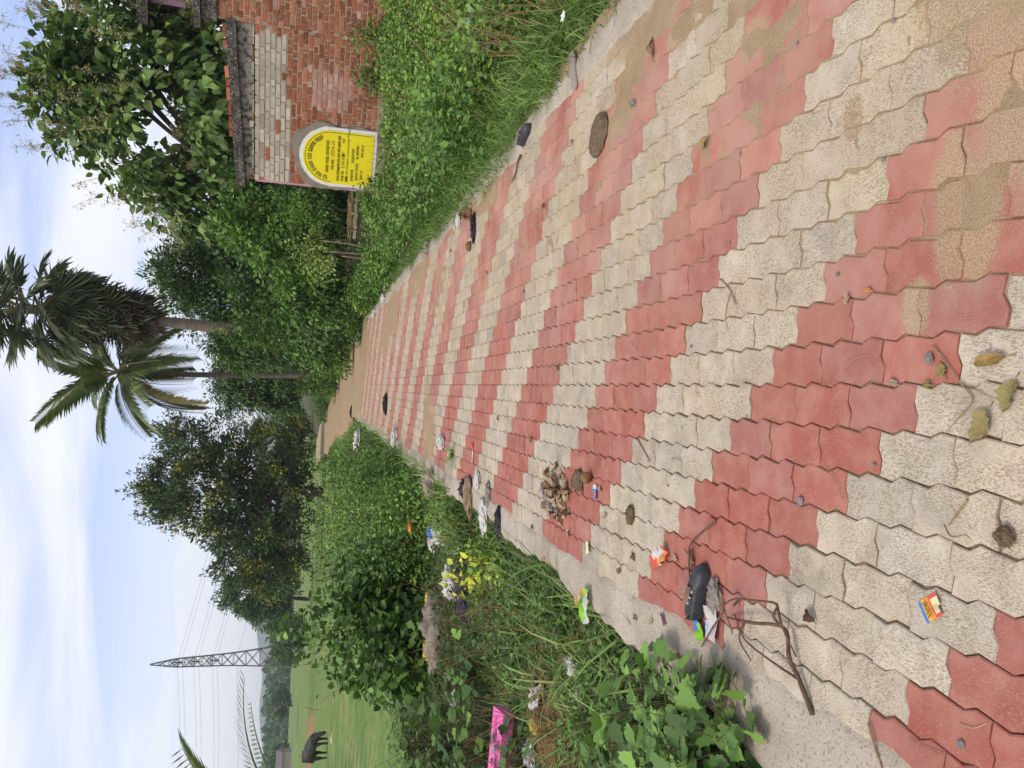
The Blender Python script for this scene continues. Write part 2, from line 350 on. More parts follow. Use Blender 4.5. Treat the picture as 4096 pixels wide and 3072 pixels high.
M['paver_grey'] = paver_mat('grey_paver', (.38, .34, .275), (.46, .41, .32), (.2, .155, .10), (.31, .28, .225), (.45, .37, .26), .6)

# --- ground: one sheet to the horizon
def geo(a, b, r):
    o = [a]; st = .6
    while o[-1] < b: o.append(o[-1]+st); st *= r
    return np.array(o)
gx = np.concatenate([-geo(9, 3500, 1.28)[::-1], np.arange(-8.8, 8.9, .16), geo(9.1, 3500, 1.28)])
gy = np.concatenate([[-60, -20, -6, -2], np.arange(0, 22, .18), np.arange(22, 60, .8), geo(60, 4500, 1.16)])
GX, GY = np.meshgrid(gx, gy)
ground = MB().grid(GX, GY, gz(GX, GY)).build('ground', M['soil'], smooth=True); tag(ground, kind='structure')
# --- the grazed field on the left, a sheet of turf just above the land
fx = np.concatenate([-geo(30, 1500, 1.2)[::-1], np.arange(-29, -2.9, .9)])
fy = np.concatenate([np.arange(9, 60, .9), geo(60, 2600, 1.15)])
FX, FY = np.meshgrid(fx, fy)
FX = FX+np.where(np.abs(FX+3.2) < .8, path_c(FY)-.47, 0)
field = MB().grid(FX, FY, gz(FX, FY)+.07+.05*(fbm(FX*.5, FY*.5)-.4)).build('field', M['field'], smooth=True); tag(field, kind='structure')

# --- the path: sand bed, block pavers, concrete edge strips
path = bpy.data.objects.new('path', None); COL.objects.link(path); tag(path, 'paved footpath of interlocking red and cream zigzag blocks in diagonal stripes', kind='structure')
PW, PL = .11667, .23333
def sand_z(x, y):
    z = -.0115+.0075*ss(-.2, 1.0, x)
    for cx, cy, rx, ry, h in SAND:
        q = ((x-cx)/rx)**2+((y-cy)/ry)**2
        z = z+(h*.8+.005)*np.exp(-q*1.3)
    z = z+.010*(fbm(x*11, y*11, 4)-.5)*ss(-.5, 1.2, x)+.006*(fbm(x*27, y*27, 3)-.5)
    z = z+.030*ss(19, 25, y+2.2*(fbm(x*1.3, y*.5, 3)-.5)*2)
    return z
mb = MB()
X, Y = np.meshgrid(np.arange(-1.02, 2.02, .022), np.arange(.6, 4.6, .022)); mb.grid(X, Y, sand_z(X, Y))
X, Y = np.meshgrid(np.arange(-1.02, 2.02, .05), np.arange(4.578, 12.6, .06)); mb.grid(X, Y, sand_z(X, Y))
X, Y = np.meshgrid(np.arange(-1.02, 2.02, .08), np.arange(12.55, 26.1, .16)); mb.grid(X, Y, sand_z(X, Y))
T_, Y = np.meshgrid(np.linspace(-1.5, 1.5, 22), np.arange(26.0, 84, .7))
mb.grid(path_c(Y)+T_*(1+.12*(fbm(T_*0+np.sign(T_)*3, Y*.3)-.5)), Y, path_z(Y)+.02+.03*(fbm(T_*2, Y*.7)-.5)-.03*np.abs(T_/1.5)**6)
sand = mb.build('sand', M['sand'], path, True); sand['kind'] = 'stuff'; sand['label'] = 'loose brown sand in the joints and drifted over the far blocks'

def paver_outline(g=.0022):
    a, s = .0075, .0425; e = .0742
    rt = [(0, 0), (s, a), (e, -a), (PW+s, a), (PW+e, -a)]
    w = PW/2; P = []
    for t, o in rt: P.append((w+o, t-PL/2))
    P.append((w, PL/2)); P.append((w-s, PL/2+a)); P.append((w-e, PL/2-a)); P.append((-w, PL/2))
    for t, o in rt[:0:-1]: P.append((-w+o, t-PL/2))
    P.append((-w, -PL/2)); P.append((w-e, -PL/2-a)); P.append((w-s, -PL/2+a))
    return np.array(P)
PO = paver_outline()
def paver_shape(seed):
    r = np.random.default_rng(seed)
    P = PO*np.array([(PW-.0042)/PW, (PL-.0042)/PL])+r.normal(0, .0013, PO.shape)
    n = len(P); In = P*np.array([1-.0075/PW*2*.5, 1-.0075/PL*2*.5])
    V = [(x, y, 0) for x, y in In]+[(x, y, -.003) for x, y in P*np.array([.998, .999])]+[(x, y, -.035) for x, y in P]
    F = [(0, i, i+1) for i in range(1, n-1)]
    # fan from a near-convex start is unsafe on the zigzag outline: use a centre vertex
    V.append((0, 0, .0006)); c = len(V)-1; F = [(i, (i+1) % n, c) for i in range(n)]
    for k in (0, 1):
        for i in range(n):
            j = (i+1) % n; a, b, d, e = k*n+i, k*n+j, (k+1)*n+j, (k+1)*n+i
            F += [(a, e, d), (a, d, b)]
    return np.array(V), np.array(F)
shapes = [paver_shape(i) for i in range(5)]
pav_me = {}
for cname in ('paver_red', 'paver_white', 'paver_grey'):
    pav_me[cname] = [MB().add(V, F).mesh(cname, M[cname]) for V, F in shapes]
cells = []
for k in range(-7, 17):
    xk = -.1209+PW*k; y0 = 1.607-PW*k
    for i in range(-12, 130):
        y = y0+PL*i+PL/2
        if y < .70 or y > 26: continue
        red = (i % 6) < 3
        cells.append((xk, y, red))
def in_view(x, y):
    q = Vector((x, y, -CAM_H)); zc = q.dot(_F)
    return zc > .2 and abs(q.dot(_Rv))/zc*_f < 384+25 and abs(q.dot(_Uv))/zc*_f < 512+30
cells.sort(key=lambda c: (0 if in_view(c[0], c[1]) and -.98 < c[0] < 1.80 else 1, c[1]))
rest = {0: MB(), 1: MB()}; mbr = MB()
GREYS = {(-.238, 3.0), (-.24, 3.6)}
for n_, (x, y, red) in enumerate(cells):
    cn = 'paver_red' if red else 'paver_white'
    if not red and random.random() < .02: cn = 'paver_grey'
    dz = random.gauss(0, .0018); tx, ty = random.gauss(0, .006), random.gauss(0, .009); rz = random.gauss(0, .004)
    if n_ < 300:
        o = obj('paver', random.choice(pav_me[cn]), path, (x+random.gauss(0, .0006), y, dz), (tx, ty, rz))
    else:
        V, F = random.choice(shapes)
        Mx = np.array((Matrix.Rotation(rz, 3, 'Z') @ Matrix.Rotation(tx, 3, 'X') @ Matrix.Rotation(ty, 3, 'Y')))
        mbr.add(V @ Mx.T+np.array((x, y, dz)), F, {'paver_red': 0, 'paver_white': 1, 'paver_grey': 2}[cn])
o = mbr.build('paver_field', [M['paver_red'], M['paver_white'], M['paver_grey']], path); o['kind'] = 'stuff'; o['label'] = 'farther red and cream zigzag blocks of the path'

# concrete strips along both edges: a hand-trowelled smear that thins out over the outer blocks
def edge_strip(x_in, x_out, y0, y1, amp):
    ys = np.arange(y0, y1, .03) if y1 < 9 else np.concatenate([np.arange(y0, 8, .03), np.arange(8, y1, .15)])
    t = np.linspace(0, 1, 16)
    sgn = 1 if x_out > x_in else -1
    xi = x_in-sgn*amp*(fbm(ys*1.7+30*sgn, ys*0+3, 4)-.42)*2-sgn*.05*(fbm(ys*9, ys*0+7, 2)-.5)
    xo = x_out+sgn*.11*(fbm(ys*.9, ys*0+11*sgn+20, 3)-.5)*2+sgn*.06*(fbm(ys*7, ys*0+1, 3)-.5)-sgn*.05*ss(.62, .72, fbm(ys*2.6, ys*0+31, 2))
    TT, YY = np.meshgrid(t, ys); XI = xi[:, None]; XO = xo[:, None]
    X = XI+(XO-XI)*TT
    Z = -.006+.0135*ss(0, .22, TT)+.004*(fbm(X*12, YY*12, 3)-.5)-.006*ss(.85, 1, TT)
    m = MB().grid(X, YY, Z)
    dn = np.linspace(0, -.30, 5)                     # the broken outer face, going down into the verge
    DD, YY2 = np.meshgrid(dn, ys); X2 = XO+sgn*(.02*(fbm(DD*9+4, YY2*5, 3)-.5)+DD*.10*0)
    m.grid(X2, YY2, Z[:, -1][:, None]+DD); return m
for nm, a in (('edge_strip', (-.86, -1.05, .6, 26, .06)), ('edge_strip', (1.73, 1.97, .6, 26, .07))):
    o = edge_strip(*a).build(nm, M['concrete'], path, False)
    o['label'] = 'rough grey-cream concrete strip along the path edge'

# ================================================================ BRICK WALL WITH THE YELLOW NOTICE
M['brick'] = mat('red_brick', (.37, .108, .046), (.27, .074, .034), scale=9, rough=.92, bump=.5, bscale=90, rnd=.75, c3=(.46, .17, .085), speck=(.47, .30, .2), speck_scale=40)
M['brick_white'] = mat('limewashed_brick', (.55, .49, .39), (.44, .38, .29), scale=8, rough=.92, bump=.4, bscale=90, rnd=.45, c3=(.42, .36, .27))
M['brick_pink'] = mat('pink_dusted_brick', (.44, .19, .13), (.55, .33, .27), scale=7, rough=.92, bump=.4, bscale=90, rnd=.4)
M['mortar'] = mat('lime_mortar', (.44, .375, .285), (.33, .275, .205), scale=7, rough=.95, bump=.7, bscale=60)
M['blackened'] = mat('weather_blackened_concrete', (.045, .04, .035), (.17, .15, .125), scale=9, rough=.95, bump=.5, bscale=60, lo=.42, hi=.72, speck=(.34, .31, .27), speck_scale=34)
M['plaster_white'] = mat('chipped_white_lime', (.80, .80, .78), (.70, .69, .66), scale=14, rough=.9, bump=.5, bscale=50)
M['rubble'] = mat('rubble_plinth', (.24, .19, .135), (.09, .072, .05), scale=5, rough=.95, bump=1.0, bscale=18)
M['pink_wall'] = mat('pink_limewash', (.62, .36, .47), (.52, .29, .39), scale=6, rough=.9)
WA = np.array((3.74, 14.62)); WB = np.array((6.06, 13.40)); WL = float(np.linalg.norm(WB-WA)); WD = (WB-WA)/WL
WRZ = math.atan2(WD[1], WD[0])                # wall's local x runs along it, local -y faces the path
wall = thing('brick_wall', 'weathered brick wall, cream above and red below, under a blackened concrete ledge', 'wall', (WA[0], WA[1], .30), WRZ)
m = MB(); m.box((WL/2, .123, 1.12), (WL, .25, 2.24)); m.build('mortar_backing', M['mortar'], wall)
COURSE = .0885; NC = 25; Z0 = .14
sb = [MB().box((0, 0, 0), (1, 1, 1)).mesh('brick', M[k]) for k in ('brick', 'brick_white', 'brick_pink')]
def in_sign(s, z): return .02 < s < 1.10 and z < 1.46 and not (z > .93 and ((s-.55)/.56)**2+((z-.93)/.56)**2 > 1)
bricks = []
for c in range(NC):
    z = Z0+c*COURSE; s = 0 if c % 2 else -.06; i = c % 2
    while s < WL-.03:
        Lb = .235 if random.random() < .62 else .112
        a = max(s, .004); b = min(s+Lb, WL-.004); s += Lb+.012
        if b-a < .04: continue
        mid = (a+b)/2
        if in_sign(mid, z): continue
        white = c > 16+(1 if mid > WL*.55 else 0) and random.random() > .05 and mid < WL*.97
        pink = (not white) and ((mid-1.75)/.36)**2+((z-.98)/.42)**2 < 1+random.uniform(-.5, .4)
        if random.random() < .012 and c > 3: continue      # a missing brick leaves a hole
        bricks.append((mid, b-a, z, 1 if white else 2 if pink else 0))
random.shuffle(bricks); far = [MB() for _ in range(1)][0]
for n_, (s, w, z, k) in enumerate(bricks):
    sz = (w*random.uniform(.90, .97), .05, COURSE-.019+random.uniform(-.007, .003)); y = .014+random.gauss(0, .003)
    if n_ < 300:
        o = obj('brick', sb[k], wall, (s, y, z+COURSE/2+random.gauss(0, .002)), (0, random.gauss(0, .012), 0)); o.scale = sz
    else: far.box((s, y, z+COURSE/2), sz, m=k)
if far.n:
    o = far.build('brickwork', [M['brick'], M['brick_white'], M['brick_pink']], wall); o['kind'] = 'stuff'
# grey cement smeared round the notice, plinth of rubble at the foot
def blobby(n, rx, rz, cx, cz, amp, seed, sq=2.0):
    a = np.arange(n)*2*PI/n; r = 1+amp*(fbm(np.cos(a)*2+seed, np.sin(a)*2+seed, 3)-.5)*2
    c, s_ = np.cos(a), np.sin(a); k = (np.abs(c)**sq+np.abs(s_)**sq)**(-1/sq)
    return np.stack([cx+rx*r*k*c, cz+rz*r*k*s_], 1)
def upright(P2, y0, y1, mi=0, mb_=None):
    """an outline in the wall plane made into a slab standing out of the wall (y1 is its face)"""
    mb_ = mb_ or MB(); t = MB().poly(P2, -y0, -y1)
    V = t.v[0]; V = np.stack([V[:, 0], -V[:, 2], V[:, 1]], 1); return mb_.add(V, t.f[0][:, ::-1] if False else t.f[0], mi)
M['cement'] = mat('grey_cement_smear', (.30, .255, .205), (.22, .185, .145), scale=6, rough=.95, bump=.5, bscale=50)
upright(blobby(40, .585, .77, .575, .80, .16, 3, 3.0), -.005, -.031).build('cement_smear', M['cement'], wall)
X, Z = np.meshgrid(np.linspace(-.05, WL+.1, 46), np.linspace(-.30, .10, 9))
t_ = (Z+.30)/.40
MB().grid(X, -.06-.40*(1-t_)-.10*(fbm(X*4, Z*6)-.5), Z+.05*(fbm(X*6+2, Z*5)-.5)).build('plinth', M['rubble'], wall)
# ledge: a tilted concrete slab, loose bricks and lime along its top
ledge = MB(); V0 = [(-.13, -.10), (WL+.02, -.10), (WL+.02, .30), (-.13, .30)]
zl = lambda s: 2.42+.055*s
Vv = [(x, y, zl(x)-.0) for x, y in V0]+[(x, y, zl(x)+.16) for x, y in V0]
ledge.add(Vv, tri([(0, 3, 2, 1), (4, 5, 6, 7), (0, 1, 5, 4), (1, 2, 6, 5), (2, 3, 7, 6), (3, 0, 4, 7)])); lo_ = ledge.build('ledge', M['blackened'], wall); lo_['label'] = 'blackened concrete ledge along the wall top'
X, Z = np.meshgrid(np.linspace(.01, WL-.01, 40), np.linspace(0, 1, 4))
MB().grid(X, -.012+0*X, 2.30+Z*(zl(X)-2.30)).build('upper_band', mat('grimy_band', (.30, .27, .22), (.07, .06, .05), scale=11, rough=.95, bump=.4, bscale=50, lo=.45, hi=.62), wall)
s = .72
while s < WL-.05:
    w = random.choice((.22, .22, .11, .18)); dz = zl(s)+.16
    if random.random() < .9:
        o = obj('top_brick', sb[0], wall, (s+w/2, .02+random.uniform(-.02, .03), dz+.036), (random.gauss(0, .05), random.gauss(0, .06)-.05, random.gauss(0, .08))); o.scale = (w, .11, .07)
    s += w+random.uniform(.01, .05)
for s, w in ((.95, .42), (1.9, .30), (WL-.12, .14)):
    X, Y = np.meshgrid(np.linspace(0, w, 9), np.linspace(-.03, .10, 5)); MB().grid(s+X, Y, zl(s+X)+.16+.065+.025*(fbm(X*20, Y*20)-.5)-.05*np.abs(X/w*2-1)**3).build('lime_dab', M['plaster_white'], wall, True)
MB().box((-.015, .14, 1.25), (.03, .252, 2.0)).build('end_face', M['pink_wall'], wall)

# --- the yellow notice painted on a plaster panel
M['yellow'] = mat('yellow_enamel', (.84, .72, .012), (.80, .66, .012), scale=3, rough=.6, spec=.3)
M['ink'] = mat('black_lettering', (.035, .03, .02), rough=.7)
sign = thing('notice_board', 'yellow arched notice with black handwritten lettering and white plaster border on brick wall', 'sign', (WA[0], WA[1], .30), WRZ)
def arch(w, zb, zs, rx, rz, cx, n=24):
    P = [(cx-w, zb), (cx+w, zb), (cx+w, zs)]
    P += [(cx+rx*math.cos(a), zs+rz*math.sin(a)) for a in np.linspace(0, PI, n)[1:-1]]
    P.append((cx-w, zs)); return np.array(P)
def rough(P, amp, seed, sub=4):
    Q = []
    for i in range(len(P)):
        a, b = P[i], P[(i+1) % len(P)]
        for t in np.arange(sub)/sub: Q.append(a+(b-a)*t)
    Q = np.array(Q); c = Q.mean(0); k = 1+amp*(fbm(Q[:, 0]*6+seed, Q[:, 1]*6, 3)-.5)*2
    return c+(Q-c)*k[:, None]
SX = .565
upright(rough(arch(.535, .07, .93, .535, .55, SX), .06, 4), -.005, -.045).build('plaster_border', M['plaster_white'], sign)
upright(arch(.478, .155, .93, .478, .49, SX), -.04, -.052).build('yellow_panel', M['yellow'], sign)
ln = MB(); ol = arch(.448, .18, .92, .448, .46, SX, 30)[1:]
ln.tube([(x, -.0535, z) for x, z in ol], .0045, 4); ln.build('border_line', M['ink'], sign)
def text(name, s_, size, loc, parent, mt, rz=0, shear=.0, align='LEFT', rotx=PI/2):
    cu = bpy.data.curves.new(name, 'FONT'); cu.body = s_; cu.size = size; cu.extrude = .0008; cu.shear = shear; cu.align_x = align; cu.resolution_u = 3
    tmp = bpy.data.objects.new('tmp', cu); COL.objects.link(tmp)
    bpy.context.view_layer.update()
    me = bpy.data.meshes.new_from_object(tmp.evaluated_get(bpy.context.evaluated_depsgraph_get())); bpy.data.objects.remove(tmp); bpy.data.curves.remove(cu)
    me.materials.clear(); me.materials.append(mt)
    return obj(name, me, parent, loc, (rotx, rz, 0) if rotx else (0, 0, rz))
# rounded letters in the manner of the local script, written as brush strokes
def arc(cx, cy, rx, ry, a0, a1, n=8): return [(cx+rx*math.cos(R_(a)), cy+ry*math.sin(R_(a))) for a in np.linspace(a0, a1, n)]
GL = [
    [arc(.5, .5, .42, .46, 200, -40), arc(.62, .25, .2, .2, -30, -190, 5)],
    [arc(.5, .55, .42, .42, 180, 0), [(.92, .55), (.92, .0)], arc(.3, .3, .22, .28, 120, -150)],
    [arc(.5, .5, .42, .48, 0, 330, 10), [(.5, .5), (.9, .1)]],
    [arc(.5, .6, .40, .38, 210, -30), [(.84, .42), (.5, .05), (.2, .25)]],
    [arc(.45, .62, .38, .36, 250, -60), arc(.62, .2, .25, .22, 90, -160, 6)],
    [arc(.4, .5, .34, .46, 60, 300, 8), [(.8, 1.0), (.8, .0)]],
    [arc(.5, .5, .42, .46, 160, -120), [(.5, .45), (.2, .1)], [(.2, -.18), (.6, -.22)]],
    [arc(.5, .45, .40, .42, 150, -30), [(.15, .65), (.5, 1.15)], arc(.5, .3, .18, .18, 0, 300, 6)]]
def script(words, x, z, h, length, mb_=None, slope=0):
    mb_ = MB(); z = .92+(z-1.20)*.84
    n = sum(words)+len(words)*.7; adv = length/n; k = sum(words)*3+int(h*100)
    for w in words:
        for i in range(w):
            k = (k*5+3) % 97; g = GL[k % 8]
            for st in g:
                mb_.tube([(x+px*adv*.88, -.0535, z+slope*(x)+py*h) for px, py in st], h*.072, 3, cap=False)
            x += adv
        x += adv*.7
    mb_.build('text_line', M['ink'], sign)
lt = MB()
words = [2, 3, 5, 3, 5, 4]; ang = R_(172); tot = sum(words)+len(words)*.6; da = R_(152)/tot; kk = 5
for w in words:                                   # heading bent along the arch
    for i in range(w):
        kk = (kk*5+3) % 97; R1 = .345
        ca, sa = math.cos(ang), math.sin(ang)
        for st in GL[kk % 8]:
            pts = []
            for px, py in st:
                rr = R1+py*.075; an = ang-(px-.0)*da*.85
                pts.append((SX+rr*math.cos(an), -.0535, .92+rr*math.sin(an)))
            lt.tube(pts, .0064, 3, cap=False)
        ang -= da
    ang -= da*.6
script([6, 6, 11], SX-.28, 1.24, .055, .60, lt); script([4, 4], SX-.22, 1.13, .05, .20, lt)
script([5, 11, 4, 4, 4, 6, 4], SX-.42, 1.00, .05, .84, lt)
script([5, 3], SX-.42, .905, .05, .21, lt); script([3], SX+.04, .905, .05, .06, lt); script([3], SX+.28, .91, .045, .10, lt)
script([6], SX-.42, .815, .05, .12, lt)
script([9], SX-.40, .70, .05, .24, lt); script([10], SX-.06, .695, .05, .28, lt)
script([6, 6], SX-.38, .60, .05, .34, lt); script([2, 8], SX+.02, .60, .05, .26, lt)
script([5, 2], SX-.36, .50, .045, .20, lt); script([4, 3, 2], SX+.06, .50, .045, .24, lt)
lt.build('heading_text', M['ink'], sign)
text('year_text', ':2024-25', .085, (SX+.0, -.0535, .861), sign, M['ink'], shear=.15)
text('amount_text', '5,00,000/-', .078, (SX-.18, -.0535, .672), sign, M['ink'], shear=.15)
text('road_text', ':All Wether Connectivity Road.', .0655, (SX-.30, -.0535, .597), sign, M['ink'], shear=.2)

# --- taller house wall going on to the right of the wall, and the pink house behind
hs = thing('brick_house', 'taller red brick house wall at the frame edge with blackened top course', 'house', (WB[0], WB[1], .28), WRZ)
HL, HH = 1.7, 3.12
MB().box((HL/2, .10, HH/2), (HL, .30, HH)).build('mortar_backing', M['mortar'], hs)
zc = .08; nb = 0
while zc < 2.84:
    s = random.uniform(-.1, 0)
    while s < HL-.05:
        Lb = .235 if random.random() < .45 else .112; a = max(s, .004); b = min(s+Lb, HL); s += Lb+.016
        if b-a < .04 or random.random() < .03 or nb >= 298: continue
        o = obj('brick', sb[0] if random.random() > .06 else sb[2], hs, ((a+b)/2, -.036+random.gauss(0, .004), zc+.04), (0, random.gauss(0, .02), 0)); o.scale = ((b-a)*random.uniform(.93, 1), .05, .070+random.uniform(-.008, .004)); nb += 1
    zc += .0915
MB().box((HL/2-.02, .08, 3.0), (HL+.06, .37, .26)).box((HL/2-.08, .06, HH+.05), (HL+.20, .46, .10)).build('parapet', M['blackened'], hs)
MB().box((.62, -.0625, 1.55), (.12, .004, .13)).build('hole', mat('dark_void', (.012, .01, .008)), hs)
ph = thing('pink_house', 'pink limewashed house corner under a dark roof slab at the frame edge', 'house', (9.25, 20.5, .4), R_(-20))
MB().box((2.1, 1.0, 2.6), (4, 3, 5.2)).build('wall', M['pink_wall'], ph)
MB().box((1.9, .9, 5.26), (4.7, 3.7, .24)).build('roof_slab', M['blackened'], ph)

# --- low block with a heap of twigs, beyond the wall's end
M['block'] = mat('brown_cement_block', (.21, .165, .115), (.14, .11, .075), scale=6, rough=.95, bump=.6, bscale=40)
M['twig'] = mat('dry_twig', (.165, .105, .062), (.095, .06, .038), scale=30, rough=.9)
M['twig_pale'] = mat('pale_dry_twig', (.36, .25, .14), (.24, .155, .085), scale=30, rough=.9)
bl = thing('cement_block', 'low brown cement block at the end of the brick wall with twigs on top', 'block', (3.42, 16.0, .30), R_(18))
MB().box((.10, 0, .16), (.62, .45, .34), taper=.95).build('block_body', M['block'], bl)
MB().box((.10, 0, .355), (.70, .52, .05)).build('cap_slab', M['concrete'], bl)
tw = MB()
for i in range(46):
    a = random.uniform(-.5, .5) + (PI if random.random() < .5 else 0); c = np.array((random.uniform(-.15, .4), random.uniform(-.16, .12), random.uniform(.39, .50))); l = random.uniform(.15, .34)
    d = np.array((math.cos(a), math.sin(a), random.uniform(-.18, .18)))*l
    tw.tube([c-d, c+d*.1+(0, 0, .015), c+d], [.007, .006, .003], 4)
tw = tw.build('twig_heap', M['twig_pale']); tw.location = (3.42, 16.0, .30); tag(tw, 'heap of dry pale twigs piled on the brown cement block', 'twigs')

# ================================================================ TREES
M['bark'] = mat('grey_brown_bark', (.105, .08, .058), (.06, .047, .035), scale=7, rough=.95, bump=.8, bscale=30)
M['bark_palm'] = mat('ringed_palm_bark', (.20, .16, .125), (.11, .088, .07), scale=6, rough=.95, bump=.9, bscale=10, stretch=(.3, .3, 3.5))
LEAF_K = 1.5
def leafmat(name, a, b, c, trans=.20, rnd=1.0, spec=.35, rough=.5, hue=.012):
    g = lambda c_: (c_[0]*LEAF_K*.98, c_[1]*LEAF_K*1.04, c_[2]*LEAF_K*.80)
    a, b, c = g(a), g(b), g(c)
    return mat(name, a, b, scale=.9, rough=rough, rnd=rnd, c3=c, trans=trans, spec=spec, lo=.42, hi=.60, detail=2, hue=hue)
M['teak'] = leafmat('teak_leaf', (.046, .092, .030), (.070, .125, .040), (.17, .22, .065))
M['panicle'] = mat('teak_flower_spray', (.42, .36, .20), (.30, .27, .12), scale=3, rough=.9, rnd=.5)
M['feather'] = leafmat('feathery_leaf', (.035, .070, .022), (.055, .10, .028), (.075, .13, .035))
M['acacia'] = leafmat('dark_acacia_leaf', (.025, .050, .018), (.040, .072, .023), (.065, .10, .03))
M['acflower'] = mat('yellow_acacia_flower', (.42, .35, .05), (.32, .28, .045), scale=3, rough=.9, rnd=.5)
M['bright'] = leafmat('bright_shrub_leaf', (.055, .115, .026), (.08, .155, .033), (.14, .22, .045))
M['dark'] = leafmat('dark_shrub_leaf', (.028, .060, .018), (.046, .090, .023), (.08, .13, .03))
M['mid'] = leafmat('mid_green_leaf', (.048, .100, .024), (.072, .138, .032), (.115, .19, .042))
M['far_leaf'] = leafmat('far_tree_leaf', (.040, .075, .028), (.06, .10, .035), (.08, .13, .045), trans=.2)

def ell_pts(c, r, n, shell=.55):
    d = rdir(n); k = (shell+(1-shell)*rng.random(n)**.7)[:, None]
    return np.array(c)+d*k*np.array(r)
def tree(name, label, cat, base, trunk, r0, ells, nclump, nleaf, tpl, size, lm, clump_r=.5, droop=.25, bark=None, group=None, limbs=14, extra=None, wid=None, upn=.5, r_end=.35, shell=.5):
    """trunk: list of points relative to base; ells: (centre, radii, weight) crown volumes relative to base"""
    t = thing(name, label, cat, base, 0, group)
    P = bez(trunk, 6); mb = MB(); mb.tube(P, np.linspace(r0, r0*r_end, len(P)), 8, jitter=.15)
    w = np.array([e[2] for e in ells], float); w /= w.sum(); cnt = np.maximum(1, (w*nclump).astype(int))
    C = np.concatenate([ell_pts(e[0], e[1], c, shell) for e, c in zip(ells, cnt)])
    sel = rng.permutation(len(C))[:limbs]; hubs = []
    for i in sel:
        j = rng.integers(len(P)//3, len(P)); a = P[j]; b = C[i]; mid = a*.45+b*.55+np.array((0, 0, -.12*np.linalg.norm(b-a)))*rng.uniform(-.4, 1)
        q = bez([a, mid, b], 5); mb.tube(q, np.linspace(r0*.42, r0*.06+.004, len(q)), 5); hubs.append(q[len(q)//2:])
    H = np.concatenate(hubs) if hubs else P
    for c in C[::2]:                                  # twigs
        a = H[np.argmin(((H-c)**2).sum(1))]; mb.tube([a, (a+c)/2+rdir(1)[0]*.08*np.linalg.norm(c-a), c], [r0*.07+.006, r0*.05+.004, .004], 3, cap=False)
    mb.build('trunk', bark or M['bark'], t, True)
    n = len(C)*nleaf; cc = np.repeat(C, nleaf, 0); d = rdir(n); rr = (rng.random(n)**.5*clump_r)[:, None]
    Pp = cc+d*rr*np.array((1, 1, .75)); ctr = C.mean(0)
    D = unit(d*.7+unit(Pp-ctr)*.55+np.array((0, 0, -droop))+rdir(n)*.35); Nn = unit(np.array((0, 0, 1.0))*upn+unit(Pp-ctr)*.6+rdir(n)*.45)
    lb = MB(); leaves(lb, tpl, Pp, D, Nn, size*rng.uniform(.6, 1.2, n), wid=wid); lb.build('crown', lm, t)
    if extra: extra(t, C, ctr)
    return t

# teak tree behind the brick wall, with pale flower sprays on its tips
def teak_flowers(t, C, ctr):
    top = C[(C[:, 2] > np.quantile(C[:, 2], .45)) & (rng.random(len(C)) < .75)]
    mb = MB()
    for c in top:
        o = c+unit(c-ctr)*.35; ax = unit(unit(c-ctr)*.6+np.array((0, 0, .9))+rdir(1)[0]*.2)
        h = rng.uniform(.35, .75); mb.tube([o, o+ax*h], [.008, .003], 3, cap=False)
        for k in range(9):
            s_ = o+ax*h*rng.uniform(.2, 1); d = unit(rdir(1)[0]+ax*.5); l = h*rng.uniform(.15, .42); mb.tube([s_, s_+d*l], [.005, .002], 3, cap=False)
            n = 7; q = s_+d*l*rng.uniform(.4, 1.1, (n, 1))+rng.normal(0, .035, (n, 3)); leaves(mb, tpl_small(.5), q, rdir(n), rdir(n), .035*rng.uniform(.6, 1.3, n))
    mb.build('flower_sprays', M['panicle'], t)
TEAK = tpl_ovate(.31, .22, .09)
tree('teak_tree', 'tall teak tree with big leaves and pale flower sprays behind the brick wall', 'tree', (8.2, 21.5, -.25), [(0, 0, 0), (.1, 0, 2.2), (-.25, .1, 4.6), (-.5, 0, 7.0)], .22,
     [((-.9, 0, 5.3), (2.9, 2.4, 3.4), 3.2), ((-1.6, .2, 3.2), (2.6, 2.0, 2.2), 2.0), ((.9, -.2, 6.4), (1.9, 1.8, 2.0), 1.3), ((.8, 0, 3.6), (2.6, 2.2, 2.4), 1.8), ((-3.1, 0, 4.4), (1.4, 1.4, 2.0), 1.2), ((-1.2, 0, 7.6), (1.2, 1.2, 1.3), .9)],
     640, 19, TEAK, .32, M['teak'], clump_r=.48, droop=.45, limbs=26, extra=teak_flowers, upn=.4)

